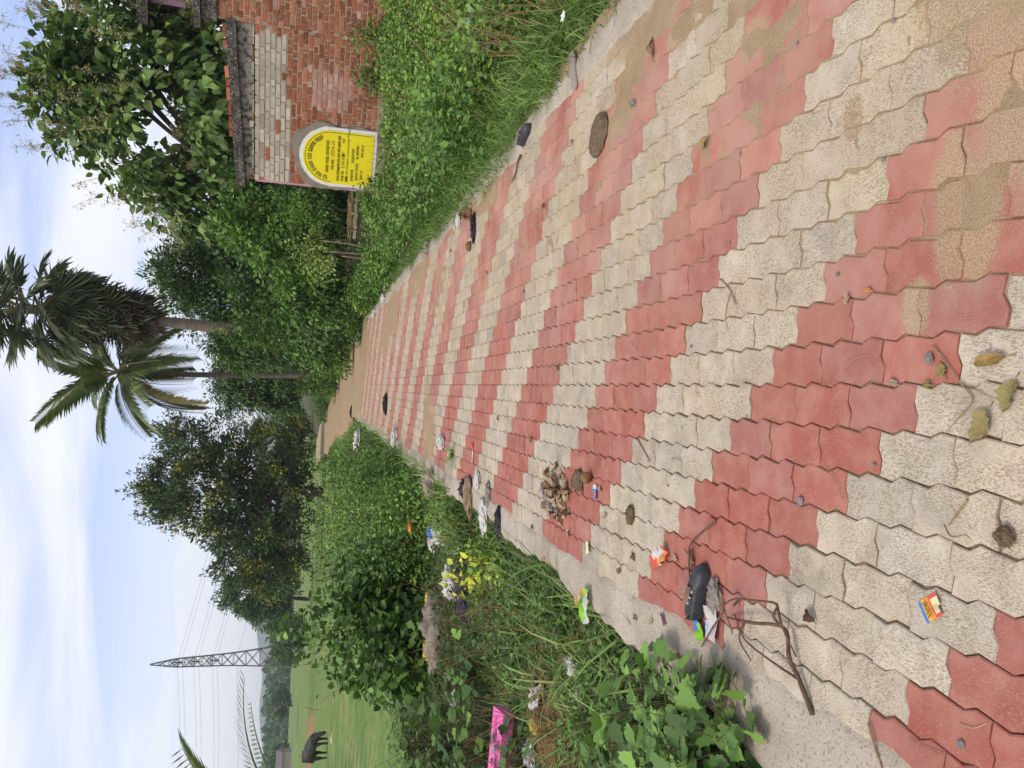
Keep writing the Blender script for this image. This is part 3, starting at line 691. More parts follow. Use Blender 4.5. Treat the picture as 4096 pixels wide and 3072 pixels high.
# fan palm (dead skirt) and coconut palm
M['fan'] = leafmat('fan_palm_blade', (.050, .066, .040), (.072, .088, .052), (.105, .115, .065), trans=.10, rnd=.5, rough=.45)
M['fan_dead'] = mat('dead_fan_blade', (.060, .042, .028), (.105, .075, .05), scale=3, rough=.9, rnd=.5)
M['petiole'] = mat('palm_petiole', (.30, .27, .11), (.20, .16, .07), scale=4, rough=.7)
def fan_mesh(mt, seed, rad=1.25, pet=1.1, nseg=26, spread=R_(250), cup=.25, name='frond'):
    r = np.random.default_rng(seed); mb = MB()
    mb.tube([(0, 0, 0), (0, pet*.5, .03), (0, pet, 0)], [.035, .024, .018], 4, m=1)
    for i in range(nseg):
        a = -spread/2+spread*(i+.5)/nseg; l = rad*(1-.18*abs(a)/(spread/2))*r.uniform(.86, 1.06); wv = spread/nseg*.62
        d = np.array((math.sin(a), math.cos(a), 0)); s_ = np.array((math.cos(a), -math.sin(a), 0)); o = np.array((0, pet, 0)); up = np.array((0, 0, 1.0))
        bend = -cup*r.uniform(.5, 1.3)
        V = [o, o+d*l*.55+s_*l*.55*wv*.55+up*(bend*.3*l-.03), o+d*l*.55-s_*l*.55*wv*.55+up*(bend*.3*l-.03), o+d*l*.55+up*(bend*.3*l+.035), o+d*l*.82+up*(bend*.62*l+.01)+s_*.02, o+d*l+up*bend*l+r.normal(0, .03, 3)]
        mb.add(V, [(0, 1, 3), (0, 3, 2), (1, 4, 3), (3, 4, 2), (1, 5, 4), (4, 5, 2)])
    return mb.mesh(name, [mt, M['petiole'] if mt is M['fan'] else mt])
def aim(o, d, roll=0.0):
    """point the object's +Y along d, keeping its +Z as upright as it can be"""
    y = Vector(d).normalized(); x = y.cross(Vector((0, 0, 1)))
    if x.length < 1e-3: x = Vector((1, 0, 0))
    x.normalize(); z = x.cross(y); Mx = Matrix((x, y, z)).transposed()
    o.rotation_mode = 'QUATERNION'; o.rotation_quaternion = (Mx @ Matrix.Rotation(roll, 3, 'Y')).to_quaternion()
fp = thing('fan_palm', 'tall fan palm with stiff green fans above a shaggy skirt of dead leaves', 'palm', (1.95, 29.0, .2))
tp = bez([(-.25, 0, 0), (-.10, 0, 3.0), (.10, 0, 6.6), (.28, 0, 10.9)], 8)
MB().tube(tp, np.linspace(.24, .17, len(tp)), 10, jitter=.06).build('trunk', M['bark_palm'], fp, True)
fm = [fan_mesh(M['fan'], i, cup=.12+.1*i) for i in range(4)]; fdm = [fan_mesh(M['fan_dead'], 20+i, rad=1.15, pet=.9, spread=R_(170), cup=.05) for i in range(3)]
for i in range(36):                                   # living crown
    az = i*2.399; el = R_(82-i*3.9) + random.gauss(0, .08); z = 10.9-.02*i
    o = obj('frond', fm[i % 4], fp, (.27, 0, z)); d = (math.cos(az)*math.cos(el), math.sin(az)*math.cos(el), math.sin(el)); aim(o, d, random.gauss(0, .35)); s = random.uniform(.92, 1.08); o.scale = (s, s, s)
for i in range(44):                                   # half-hanging green fans of the skirt
    az = i*2.399+.4; el = R_(-38-i*.95)+random.gauss(0, .07); z = 10.5-.045*i
    o = obj('frond', fm[i % 4], fp, (.26, 0, z)); d = (math.cos(az)*math.cos(el), math.sin(az)*math.cos(el), math.sin(el)); aim(o, d, random.gauss(0, .4)); s = random.uniform(.84, 1.02); o.scale = (s, s, s)
for i in range(46):                                   # dead leaves hanging against the trunk
    az = i*2.399+1.1; el = R_(-62-random.uniform(0, 22)); z = 10.2-.045*i
    o = obj('dead_frond', fdm[i % 3], fp, (.24, 0, z)); d = (math.cos(az)*math.cos(el), math.sin(az)*math.cos(el), math.sin(el)); aim(o, d, random.gauss(0, .5)); s = random.uniform(.95, 1.2); o.scale = (s, s, s)
M['coco'] = leafmat('coconut_leaflet', (.060, .090, .036), (.085, .115, .046), (.16, .17, .06), trans=.2, rnd=.6, rough=.4)
M['coco_old'] = mat('yellowing_coconut_leaflet', (.22, .17, .055), (.14, .13, .045), scale=2, rough=.7, rnd=.4)
def pinnate(seed, L=3.7, nl=62, ll=.98, mt=None, droop=1.1, hang=.8, stiff=False, wl=.05):
    r = np.random.default_rng(seed); mb = MB(); ts = np.linspace(0, 1, 12)
    rach = np.stack([0*ts, L*(ts-.13*droop*ts**2), L*(.12*ts-.42*droop*ts**2)], 1)
    mb.tube(rach, np.linspace(.035, .006, 12)*(L/3.6), 5, m=1)
    for i in range(nl):
        t = .12+.87*i/(nl-1); p = np.array([np.interp(t, ts, rach[:, k]) for k in range(3)])
        tg = unit(np.array([np.interp(min(1, t+.03), ts, rach[:, k]) for k in range(3)])-p)
        l = ll*(.55+.45*math.sin(PI*min(1, t*1.05)**.8))*r.uniform(.85, 1.1)
        for sgn in (-1, 1):
            side = np.array((sgn, 0, 0.0)); d0 = unit(side*.85+tg*.65+np.array((0, 0, .25 if stiff else .10))); d1 = unit(d0+np.array((0, 0, -hang*r.uniform(.6, 1.3))))
            a = p; b = p+d0*l*.5; c = b+d1*l*.5; w = unit(np.cross(d0, (0, 0, 1)))*wl*l
            mb.add([a, b+w, b-w, c], [(0, 1, 2), (1, 3, 2)])
    return mb.mesh('frond', [mt or M['coco'], M['petiole'] if mt is None else mt])
cp = thing('coconut_palm', 'slim coconut palm with drooping feather fronds beside the fan palm', 'palm', (.30, 38.0, .2))
tp = bez([(.25, 0, 0), (.05, 0, 4), (-.05, 0, 7.4), (-.05, 0, 9.9)], 8)
MB().tube(tp, np.linspace(.15, .11, len(tp)), 8, jitter=.05).build('trunk', M['bark_palm'], cp, True)
cm = [pinnate(i, droop=.7+.25*i) for i in range(4)]; co = pinnate(9, mt=M['coco_old'], droop=1.2)
for i in range(26):
    az = i*2.399+.3; el = R_(72-i*4.6)+random.gauss(0, .08)
    o = obj('frond', cm[i % 4] if i < 25 else co, cp, (-.05, 0, 9.9-.02*i)); aim(o, (math.cos(az)*math.cos(el), math.sin(az)*math.cos(el), math.sin(el)), random.gauss(0, .25)); s = random.uniform(.95, 1.18); o.scale = (s, s, s)
M['coconut'] = mat('green_coconut', (.30, .22, .05), (.20, .17, .04), scale=4, rough=.5)
cn = MB().lathe([(0, -.14), (.08, -.11), (.115, 0), (.08, .10), (0, .14)], 8).mesh('coconut', M['coconut'], True)
for i in range(7): obj('coconut', cn, cp, (-.05+.24*math.cos(i*.9), .24*math.sin(i*.9), 9.55+random.uniform(-.1, .15)))

# feathery trees behind the palms, hanging tree over the far path
NAR = tpl_small(.13, .02)
tree('feathery_tree', 'feathery dark green tree rising behind the fan palm trunk', 'tree', (4.0, 34, .3), [(0, 0, 0), (.1, 0, 2.5), (-.2, 0, 5)], .16,
     [((-.6, 0, 4.6), (2.3, 2.0, 2.6), 2), ((.6, 0, 6.0), (1.6, 1.5, 1.8), 1), ((-2.0, 0, 3.6), (1.6, 1.6, 2.0), 1.2), ((1.8, 0, 4.0), (1.7, 1.7, 2.4), 1)], 430, 70, tpl_small(.17, .02), .27, M['feather'], clump_r=.6, droop=.5)
tree('feathery_tree', 'drooping dark tree overhanging the far bend of the path', 'tree', (1.1, 47, .4), [(0, 0, 0), (-.2, 0, 3), (-.8, 0, 6)], .2,
     [((-.4, 0, 3.6), (1.9, 2, 3.0), 2), ((-1.4, 0, 4.8), (1.7, 1.6, 2.4), 1.2), ((1.6, 0, 3.2), (2.4, 2, 2.8), 1.6), ((-2.2, 0, 2.9), (.9, 1, 1.2), .35)], 380, 60, tpl_small(.2, .02), .30, M['dark'], clump_r=.6, droop=.9)
# yellow-flowering acacia, left of the path
def ac_flowers(t, C, ctr):
    pick = C[(rng.random(len(C)) < .20) & (((C-ctr)**2).sum(1) > 4)]; mb = MB()
    for c in pick:
        n = rng.integers(20, 60); q = c+unit(c-ctr)*.6+rng.normal(0, .30, (n, 3)); leaves(mb, tpl_small(.5), q, rdir(n), rdir(n), .15*rng.uniform(.6, 1.3, n))
    mb.build('flower_clusters', M['acflower'], t)
    sp_ = MB(); out = C[((C-ctr)**2).sum(1) > np.quantile(((C-ctr)**2).sum(1), .62)]
    for c in out:                                     # leafy shoots that break up the outline
        d = unit(unit(c-ctr)+np.array((0, 0, .5))+rdir(1)[0]*.4); l = rng.uniform(.7, 1.7); sp_.tube([c, c+d*l], [.02, .006], 3, cap=False); n = 34
        q = c+d*l*rng.uniform(.25, 1.05, (n, 1))+rng.normal(0, .10, (n, 3)); leaves(sp_, tpl_small(.2, .03), q, unit(d*.6+rdir(n)), rdir(n), .26*rng.uniform(.6, 1.2, n))
    sp_.build('shoots', M['acacia'], t)
tree('acacia_tree', 'big dark spreading acacia dotted with yellow flowers left of the far path', 'tree', (-7.6, 55, .3), [(0, 0, 0), (.2, 0, 2.4), (-.3, 0, 5.0), (.3, 0, 8.0)], .34,
     [((.2, 0, 7.6), (3.7, 3, 3.6), 3), ((2.9, 0, 7.8), (2.4, 2.4, 3.0), 1.4), ((-3.2, 0, 5.2), (3.0, 2.6, 2.8), 2), ((-.5, 0, 3.0), (4.2, 3, 2.3), 2.2), ((-5.0, 0, 3.4), (1.9, 1.8, 2.4), .9), ((2.8, 0, 3.4), (2.6, 2.4, 2.6), 1.2), ((.2, 0, 10.0), (1.8, 1.6, 1.6), .8)],
     560, 66, tpl_small(.2, .03), .34, M['acacia'], clump_r=.58, droop=-.1, limbs=34, extra=ac_flowers)
tree('pale_tree', 'lighter airy tree standing left of the big acacia', 'tree', (-20.6, 75, .8), [(0, 0, 0), (.2, 0, 3), (.1, 0, 6)], .2,
     [((.4, 0, 5.4), (2.0, 2, 2.6), 1.4), ((-1.0, 0, 4.0), (2.1, 2, 2.4), 1.3), ((1.8, 0, 3.2), (2.2, 2, 2.4), 1.2), ((.6, 0, 7.4), (1.0, 1, 1.1), .4)], 230, 46, tpl_small(.22, .03), .36, M['far_leaf'], clump_r=.6, droop=.2)
tree('small_tree', 'low bushy tree at the foot of the pale airy tree', 'tree', (-24.0, 72, .7), [(0, 0, 0), (.1, 0, 1.2), (0, 0, 2.2)], .12, [((0, 0, 1.9), (1.9, 1.6, 1.4), 1), ((1.4, 0, 1.4), (1.4, 1.2, 1.1), 1)], 80, 40, tpl_small(.22), .26, M['dark'], clump_r=.5)
tree('small_tree', 'small leafy tree standing beyond the end of the path', 'tree', (-4.2, 76, .9), [(0, 0, 0), (.1, 0, 1.2), (0, 0, 2.3)], .10, [((0, 0, 2.3), (1.9, 1.6, 1.4), 1), ((.6, 0, 1.5), (1.5, 1.2, 1.0), .6)], 90, 40, tpl_small(.25), .24, M['bright'], clump_r=.5)
tree('small_tree', 'dark narrow tree beside the bend of the far path', 'tree', (-6.3, 84, 1.0), [(0, 0, 0), (.1, 0, 2.2), (0, 0, 4.3)], .12, [((0, 0, 3.6), (1.7, 1.6, 2.6), 1), ((1.4, 0, 5.0), (1.3, 1.2, 1.4), .5)], 90, 42, tpl_small(.2), .28, M['far_leaf'], clump_r=.5)
tree('small_tree', 'blue-green tree far beyond the path end, seen between the dark crowns', 'tree', (-1.2, 115, 1.6), [(0, 0, 0), (.1, 0, 2.2), (0, 0, 4.3)], .15, [((0, 0, 3.4), (3.2, 2.6, 2.4), 1), ((2.6, 0, 2.6), (2.4, 2.2, 1.8), .7)], 90, 34, tpl_small(.25), .42, M['far_leaf'], clump_r=.7)

# ================================================================ SHRUBS, WEEDS AND GRASS
OV = tpl_ovate(.36, .14, .08); OVN = tpl_ovate(.22, .18, .06); LOB = tpl_lobed(); SM = tpl_small(.32, .08)
M['weed'] = leafmat('weed_leaf', (.060, .130, .028), (.088, .175, .036), (.19, .27, .05), trans=.22)
M['weed_dark'] = leafmat('dark_weed_leaf', (.040, .090, .024), (.062, .125, .030), (.12, .19, .04), trans=.18)
M['lobed'] = leafmat('lobed_weed_leaf', (.036, .080, .024), (.058, .115, .032), (.14, .22, .05), trans=.18, rough=.55)
M['yellow_leaf'] = leafmat('yellow_lime_leaf', (.42, .44, .05), (.52, .50, .06), (.34, .40, .05), trans=.3, rnd=.4)
M['pale_leaf'] = leafmat('variegated_leaf', (.12, .19, .05), (.18, .25, .07), (.32, .35, .13), trans=.25)
M['stem'] = mat('green_weed_stem', (.10, .13, .045), (.13, .10, .05), scale=12, rough=.8)
M['grass'] = leafmat('grass_blade', (.062, .130, .024), (.095, .175, .035), (.17, .22, .06), trans=.22, rnd=.9)
M['grass_long'] = leafmat('long_grass_blade', (.068, .125, .032), (.095, .16, .042), (.19, .22, .075), trans=.22, rnd=.9)
M['straw'] = mat('dry_straw', (.38, .26, .12), (.24, .15, .07), scale=9, rough=.9, rnd=.5)
M['dead_leaf'] = mat('dead_leaf', (.24, .15, .07), (.34, .235, .125), scale=8, rough=.85, rnd=.6, c3=(.12, .07, .04))

def weed(name, label, x, y, r, h, n, tpl, size, lm, cat='weed', group=None, z=None, nst=9, flat=.55, wid=None, spread=1.0):
    """a leafy clump: stems fanning from the root, leaves over and through a dome"""
    z0 = gz1(x, y) if z is None else z
    t = thing(name, label, cat, (x, y, z0), 0, group)
    mb = MB()
    for i in range(nst):
        a = rng.uniform(0, 2*PI); q = rng.uniform(.2, .9)*r; tip = np.array((math.cos(a)*q, math.sin(a)*q, h*rng.uniform(.65, .98)))
        mb.tube(bez([(0, 0, -.05), tip*np.array((.35, .35, .55)), tip], 4), np.linspace(.004+.004*h, .002, 8)[:len(bez([(0, 0, 0), tip*.5, tip], 4))], 4, cap=False)
    mb.build('stems', M['stem'], t)
    d = rdir(n); d[:, 2] = np.abs(d[:, 2]); k = rng.random(n)**.42
    lump = .55+.85*fbm(d[:, 0]*2.6+x*3, d[:, 1]*2.2+y*3+d[:, 2]*2, 3)
    P = d*np.array((r*spread, r*spread, h))*(k*lump)[:, None]; P[:, 2] = np.maximum(P[:, 2], .02)
    D = unit(d*np.array((1, 1, .35))+rdir(n)*.6+np.array((0, 0, -.05))); Nn = unit(np.array((0, 0, 1.0))*flat+d*.55+rdir(n)*.4)
    lb = MB(); leaves(lb, tpl, P, D, Nn, size*rng.uniform(.5, 1.15, n)*(1-.25*P[:, 2]/h), wid=wid); lb.build('foliage', lm, t)
    return t
def cover(name, label, X, Y, tpl, size, hh, lm, lean=.5, upn=.8, zoff=0.0, dirs=None, kind='stuff', parent=None):
    n = len(X); Z = gz(X, Y)+hh*np.sqrt(rng.random(n))+zoff; P = np.stack([X, Y, Z], 1)
    D = rdir(n)*np.array((1, 1, .4))+np.array((0, 0, lean)) if dirs is None else dirs; Nn = unit(rdir(n)*.5+np.array((0, 0, upn)))
    mb = MB(); leaves(mb, tpl, P, unit(D), Nn, size*rng.uniform(.55, 1.2, n)); o = mb.build(name, lm, parent); tag(o, label, kind=kind); return o
def grass(name, label, X, Y, h, lm, w=.035, bend=.5, zoff=0.0, lean=.45, zs=None, parent=None):
    n = len(X); Z = (gz(X, Y) if zs is None else np.full(n, zs))+zoff; P = np.stack([X, Y, Z], 1); a = rng.uniform(0, 2*PI, n); l = rng.random(n)*lean
    D = np.stack([np.cos(a)*l, np.sin(a)*l, np.ones(n)], 1); Nn = np.stack([-np.cos(a), -np.sin(a), .5*np.ones(n)], 1)+rng.normal(0, .15, (n, 3))
    mb = MB(); leaves(mb, tpl_blade(w, bend), P, D, Nn, h*rng.uniform(.5, 1.25, n)); o = mb.build(name, lm, parent); tag(o, label, kind='stuff'); return o

# ---- right of the path: shrubs between the brick wall and the palms
def shrub(label, base, h, ells, nc, nl, tpl, size, lm, cr=.3, name='shrub', droop=.2, limbs=8, r0=.035, extra=None):
    return tree(name, label, 'shrub', base, [(0, 0, 0), (.05, 0, h*.4), (0, 0, h*.75)], r0, ells, nc, nl, tpl, size, lm, clump_r=cr, droop=droop, limbs=limbs, extra=extra, shell=.35)
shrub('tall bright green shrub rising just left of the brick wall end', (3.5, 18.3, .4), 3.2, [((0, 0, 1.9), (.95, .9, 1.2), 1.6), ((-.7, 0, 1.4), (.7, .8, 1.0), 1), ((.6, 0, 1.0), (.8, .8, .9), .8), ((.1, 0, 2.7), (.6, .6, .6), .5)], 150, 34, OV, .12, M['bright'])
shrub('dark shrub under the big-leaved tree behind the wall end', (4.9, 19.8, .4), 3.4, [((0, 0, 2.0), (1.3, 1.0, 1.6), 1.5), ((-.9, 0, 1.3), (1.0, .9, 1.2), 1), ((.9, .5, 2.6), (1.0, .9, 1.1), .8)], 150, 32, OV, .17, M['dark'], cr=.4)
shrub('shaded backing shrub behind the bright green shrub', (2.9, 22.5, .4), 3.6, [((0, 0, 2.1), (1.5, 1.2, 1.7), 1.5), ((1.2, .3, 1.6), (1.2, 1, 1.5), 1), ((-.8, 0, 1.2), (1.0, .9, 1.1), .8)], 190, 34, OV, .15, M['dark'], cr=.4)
shrub('creeper-covered mound swallowing the foot of the fan palm', (1.9, 27.2, .2), 4.4, [((.1, 0, 1.6), (1.15, 1.0, 1.9), 2), ((-.25, 0, 3.2), (.45, .45, 1.3), .8), ((.9, 0, 1.1), (1.1, .9, 1.3), 1), ((-.9, -.2, .7), (.8, .8, .9), .8)], 210, 40, OV, .12, M['mid'], cr=.32)
shrub('dark tangled shrub behind the coconut palm foot', (.9, 43, .4), 4.0, [((0, 0, 1.9), (1.7, 1.2, 1.9), 1), ((1.6, 0, 2.3), (1.6, 1.2, 2.2), 1)], 120, 36, SM, .2, M['dark'], cr=.5)
shrub('creeper-clad shrub round the coconut palm trunk', (.25, 36.6, .2), 2.6, [((0, 0, 1.0), (.75, .6, 1.1), 1), ((.7, 0, .7), (.8, .7, .8), .8)], 90, 38, SM, .14, M['mid'], cr=.32)
shrub('pale variegated shrub on bare grey stems by the path side', (2.78, 16.6, .25), 1.9, [((.1, 0, 1.30), (.42, .40, .40), 1.4), ((-.25, 0, 1.0), (.30, .3, .28), .6)], 44, 24, SM, .07, M['pale_leaf'], cr=.2)
shrub('broad mid green shrub in the thicket right of the path', (2.2, 21.0, .2), 2.3, [((0, 0, 1.2), (.75, .7, 1.0), 1), ((.7, 0, 1.1), (.7, .7, 1.0), 1)], 110, 36, OV, .12, M['mid'], cr=.3)
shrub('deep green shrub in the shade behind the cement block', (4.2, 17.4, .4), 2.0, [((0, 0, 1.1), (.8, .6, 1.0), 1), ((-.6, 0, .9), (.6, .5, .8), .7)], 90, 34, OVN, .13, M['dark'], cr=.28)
shrub('light feathery bush hanging by the wall end above the cement block', (3.75, 16.6, .4), 1.6, [((0, 0, 1.15), (.45, .4, .5), 1)], 40, 40, SM, .07, M['bright'], cr=.22)
pl = thing('bare_saplings', 'cluster of bare grey sapling stems by the pale variegated shrub', 'stems', (2.75, 15.6, .15))
for dx_, h_, ln_ in ((-.16, .75, .03), (-.04, 1.0, -.02), (.10, 1.15, .05), (.02, .9, .14), (.30, 1.0, -.12), (.36, .8, .1)):
    MB().tube(bez([(dx_, random.uniform(-.1, .1), 0), (dx_+ln_*.6, 0, h_*.5), (dx_+ln_, 0, h_)], 4), np.linspace(.021, .011, 8), 6, jitter=.2).build('stem', M['bark'] if dx_ > .2 else mat('pale_stem', (.28, .22, .15), (.2, .15, .1), scale=20), pl, True)

# ---- right verge: weeds from the path edge up to the wall
GR = 'leafy weeds crowding the verge below the brick wall'
spots = [(2.75, 5.0, .34, .42, OV, .055, 'weed_dark'), (3.1, 5.4, .36, .5, OV, .06, 'weed'), (2.65, 7.2, .36, .5, OV, .06, 'weed_dark'), (4.3, 7.9, .4, .55, OV, .07, 'weed'), (2.9, 6.2, .5, .34, OV, .065, 'weed'), (3.5, 7.3, .55, .42, OV, .07, 'weed'), (2.9, 8.3, .5, .40, OV, .07, 'weed_dark'), (3.9, 8.6, .6, .45, OV, .075, 'weed'), (3.1, 9.8, .6, .5, OV, .08, 'weed'), (4.3, 9.9, .6, .45, OV, .08, 'weed'),
         (3.6, 11.0, .6, .36, OV, .085, 'weed_dark'), (4.8, 11.2, .6, .34, OV, .085, 'weed'), (2.8, 11.4, .5, .42, OV, .085, 'weed'), (4.0, 12.0, .55, .30, OV, .09, 'weed'), (5.4, 11.7, .55, .32, OV, .09, 'weed_dark'), (2.7, 13.0, .45, .50, OV, .09, 'weed')]
_ord = ('nearest', 'second', 'third', 'fourth', 'fifth', 'sixth', 'seventh', 'eighth', 'ninth', 'tenth', 'eleventh', 'twelfth'); _cnt = {}
def row_label(x, y, cuts, names, tail):
    r = names[sum(x < c for c in cuts)]; k = _cnt[(tail, r)] = _cnt.get((tail, r), -1)+1
    return '%s %s, %s' % (_ord[k] if k == 0 else _ord[k]+' nearest', r, tail)
for i, (x, y, r, h, tp_, s, mt) in enumerate(sorted(spots, key=lambda q: q[1])):
    weed('weed', row_label(x, y, (3.3,), ('leafy weed clump on the wall side', 'leafy weed clump on the path side'), 'below the brick wall'), x, y, r, h, 900, tp_, s, M[mt], group=GR)
weed('weed', 'bushy light green weed covering the lower corner of the yellow notice', 3.42, 13.8, .50, .72, 1500, OV, .08, M['weed'])
weed('weed', 'small weed growing at the foot of the bare red bricks', 5.35, 13.2, .3, .55, 420, OV, .09, M['weed_dark'], z=.42)
weed('weed', 'weed sprouting from the rubble below the taller brick house', 5.9, 12.9, .3, .6, 420, OV, .09, M['weed'], z=.45)
weed('broad_leaf_plant', 'plant with a few huge pale green leaves beside the cement block', 2.95, 14.0, .36, .52, 26, OV, .34, M['mid'], cat='plant', nst=5)
weed('weed', 'tall leafy weed leaning over the path beside the huge pale leaves', 2.35, 14.4, .4, .55, 900, OV, .09, M['weed'])
weed('weed', 'creeping weeds spilling onto the path edge past the bare stems', 2.3, 16.4, .5, .6, 1000, OV, .09, M['mid'])
weed('weed', 'low leafy growth along the path edge before the palms', 2.25, 18.6, .55, .7, 1000, OV, .10, M['weed'])
weed('weed', 'leafy growth at the path edge under the fan palm', 1.85, 23.0, .7, .8, 1100, OV, .11, M['mid'])
weed('weed', 'bright leafy bank where the path bends under the palms', 1.3, 30.5, .9, 1.0, 1300, SM, .14, M['weed'])
weed('weed', 'bright leafy bank on the inside of the far path bend', .1, 39.5, .9, .9, 1100, SM, .16, M['weed'])
weed('weed', 'dark leafy bank beside the far sandy path', -1.3, 50.0, 1.2, 1.1, 1100, SM, .2, M['mid'])
for lab, x, y in (('lime yellow sprig among the weeds below the brick house', 3.85, 7.6), ('lime yellow sprig among the weeds below the notice', 2.85, 9.2)):
    weed('sprig', lab, x, y, .14, .55, 45, OV, .075, M['yellow_leaf'], cat='plant', nst=4)
weed('weed', 'grey-green spiky-leaved weed in the right verge', 3.0, 5.9, .28, .36, 150, OVN, .16, leafmat('grey_green_leaf', (.09, .15, .09), (.12, .18, .11), (.15, .2, .12)))
def wedge(n, y0, y1, xa, xb, p=1.0):
    Y = y0+(y1-y0)*rng.random(n)**p; lo_ = xa(Y); hi_ = xb(Y); return lo_+(hi_-lo_)*rng.random(n), Y
X, Y = wedge(43000, 2.4, 15.5, lambda y: 2.12+0*y+.45*ss(9, 5, y), lambda y: np.minimum(.53*y+1.7, np.where(y < 12.6, 9, np.maximum(2.3, 3.74+(14.62-y-.75)*1.9))), .8)
lump = np.clip(fbm(X*1.2, Y*1.2, 3)-.40, 0, 1)*2.3; sel = (rng.random(len(X)) < .72) & (fbm(X*1.2, Y*1.2, 3) > .40+.08*rng.random(len(X)))
cover('undergrowth', 'leafy weeds and creepers covering the right verge', X[sel], Y[sel], OV, .06, ((.07+lump*.75)*(1-.5*ss(8, 12, Y)))[sel], M['weed'], lean=.25)
cover('undergrowth', 'darker low creepers filling the gaps of the right verge', X[~sel], Y[~sel], SM, .05, .07, M['dark'], lean=.2)
X, Y = wedge(5200, 3.6, 12.5, lambda y: 2.2+0*y, lambda y: np.minimum(.53*y+.5, 5.2), .85)
grass('grass', 'scattered taller grass among the weeds of the right verge', X, Y, .30, M['grass_long'], w=.014, bend=.8, lean=.8)
X, Y = wedge(9000, 6, 26, lambda y: path_c(y)+1.55, lambda y: path_c(y)+2.4+.05*y, 1)
cover('undergrowth', 'leafy weeds along the path edge toward the palms', X, Y, SM, .085, .25+.35*fbm(X*1.3, Y*1.3), M['mid'], lean=.3)
X, Y = wedge(20500, 1.3, 10.5, lambda y: 1.98+.10*fbm(y*2, y*0+2)-.06, lambda y: np.minimum(.53*y+1.7, 2.75+.9*fbm(y*.8, y*0+9)), .85)
grass('grass', 'soft green grass along the right edge of the path', X, Y, .12+.16*fbm(X*2, Y*2), M['grass'], w=.022, bend=.7, lean=.9)
X, Y = wedge(2600, 2.4, 14, lambda y: 1.84+.16*fbm(y*3, y*0+2), lambda y: 2.1+0*y, .85)
grass('grass', 'grass blades leaning over the concrete edge on the right', X, Y, .16, M['grass_long'], w=.022, bend=.9, lean=1.3, zs=-.01)
X, Y = wedge(5200, 4.4, 12, lambda y: 1.74+.28*fbm(y*1.6, y*0+5)-.10*ss(5.2, 6.2, y)*ss(8.6, 7.4, y), lambda y: 2.12+0*y, 1)
grass('grass', 'grass encroaching over the concrete strip on the right', X, Y, .15, M['grass'], w=.022, bend=.95, lean=1.5, zs=-.01)
X, Y = wedge(9000, 14, 40, lambda y: path_c(y)+1.38, lambda y: path_c(y)+2.3, 1)
grass('grass', 'short grass fringe beside the far path on the right', X, Y, .24, M['grass'], w=.03, bend=.6, lean=.8)

# ---- left verge, near: lobed weeds at the frame edge, long grass, litter-strewn bank
def lobed_plant(label, x, y, h, r, n, s):
    z0 = gz1(x, y); t = thing('lobed_weed', label, 'weed', (x, y, z0), 0); mb = MB(); lb = MB(); P = []; D = []
    for i in range(n):
        a = rng.uniform(0, 2*PI); q = r*math.sqrt(rng.uniform(.04, 1)); zt = h*rng.uniform(.45, 1.0)*(1-.35*(q/r)**2)
        tip = np.array((math.cos(a)*q, math.sin(a)*q, zt)); c = bez([(rng.normal(0, .02), rng.normal(0, .02), -.03), tip*np.array((.3, .3, .6)), tip], 4)
        mb.tube(c, np.linspace(.0035, .0016, len(c)), 4, cap=False, m=0); P.append(tip); D.append((math.cos(a)+rng.normal(0, .4), math.sin(a)+rng.normal(0, .4), -.25+rng.normal(0, .25)))
    mb.build('stems', M['stem'], t); P = np.array(P); D = np.array(D)
    leaves(lb, LOB, P, D, unit(np.array((0, 0, 1.0))+rng.normal(0, .28, (n, 3))), s*rng.uniform(.3, 1.3, n)); lb.build('foliage', M['lobed'], t, True); return t
lobed_plant('lobed-leaf weed overhanging the concrete nearest the camera', -1.13, 2.20, .40, .24, 80, .080)
lobed_plant('lobed-leaf weed behind the one nearest the camera, thick with leaves', -1.30, 2.48, .42, .30, 130, .070)
lobed_plant('lobed-leaf weed crossed by long grass beside the white printed packet', -1.22, 2.86, .40, .26, 100, .065)
lobed_plant('ragged lobed weed at the frame edge behind the near weeds', -1.58, 2.95, .42, .30, 60, .085)
lobed_plant('low lobed weed beside the straw litter at the frame edge', -1.75, 3.45, .36, .30, 60, .08)
lobed_plant('lobed-leaf weed leaning over the concrete beside the fallen branch', -1.16, 2.36, .46, .24, 110, .072)
lobed_plant('dark lobed-leaf weed filling the frame corner', -1.30, 2.24, .46, .22, 110, .08)
lobed_plant('lobed-leaf weed between the near weeds and the long grass', -1.18, 2.66, .42, .24, 110, .066)
lobed_plant('lobed-leaf weed behind the long grass stems', -1.42, 3.15, .46, .30, 70, .08)
for x_, y_, r_, h_, lab_ in ((-1.45, 3.75, .26, .34, 'small-leaved weed in the grass just past the long stems'), (-1.85, 4.0, .30, .36, 'small-leaved weed beside the grey plastic wad'), (-1.40, 4.7, .28, .34, 'small-leaved weed under the concrete edge before the black bag'), (-2.1, 5.9, .34, .36, 'small-leaved weed between the pink box and the concrete'), (-1.5, 5.5, .28, .32, 'low small-leaved weed in the dark grass of the bank')):
    weed('weed', lab_, x_, y_, r_, h_, 420, OV, .05, M['weed_dark'])
lobed_plant('lobed weed behind the pink box', -3.35, 6.9, .55, .45, 120, .10)
lobed_plant('lobed weed cluster in front of the pink box', -2.95, 5.65, .40, .35, 80, .085)
lobed_plant('leafy lobed weed left of the grey rag on the bank', -3.9, 8.2, .6, .5, 150, .10)
lobed_plant('lobed weed rising between the grey rag and the grass', -2.75, 7.2, .45, .4, 110, .09)
lobed_plant('lobed weed at the left edge under the date palm frond', -4.4, 9.4, .7, .6, 190, .11)
def big_lobed(label, x, y, r, h, n): return weed('lobed_shrub', label, x, y, r, h, n, LOB, .135, M['lobed'], cat='shrub', nst=14, flat=.35)
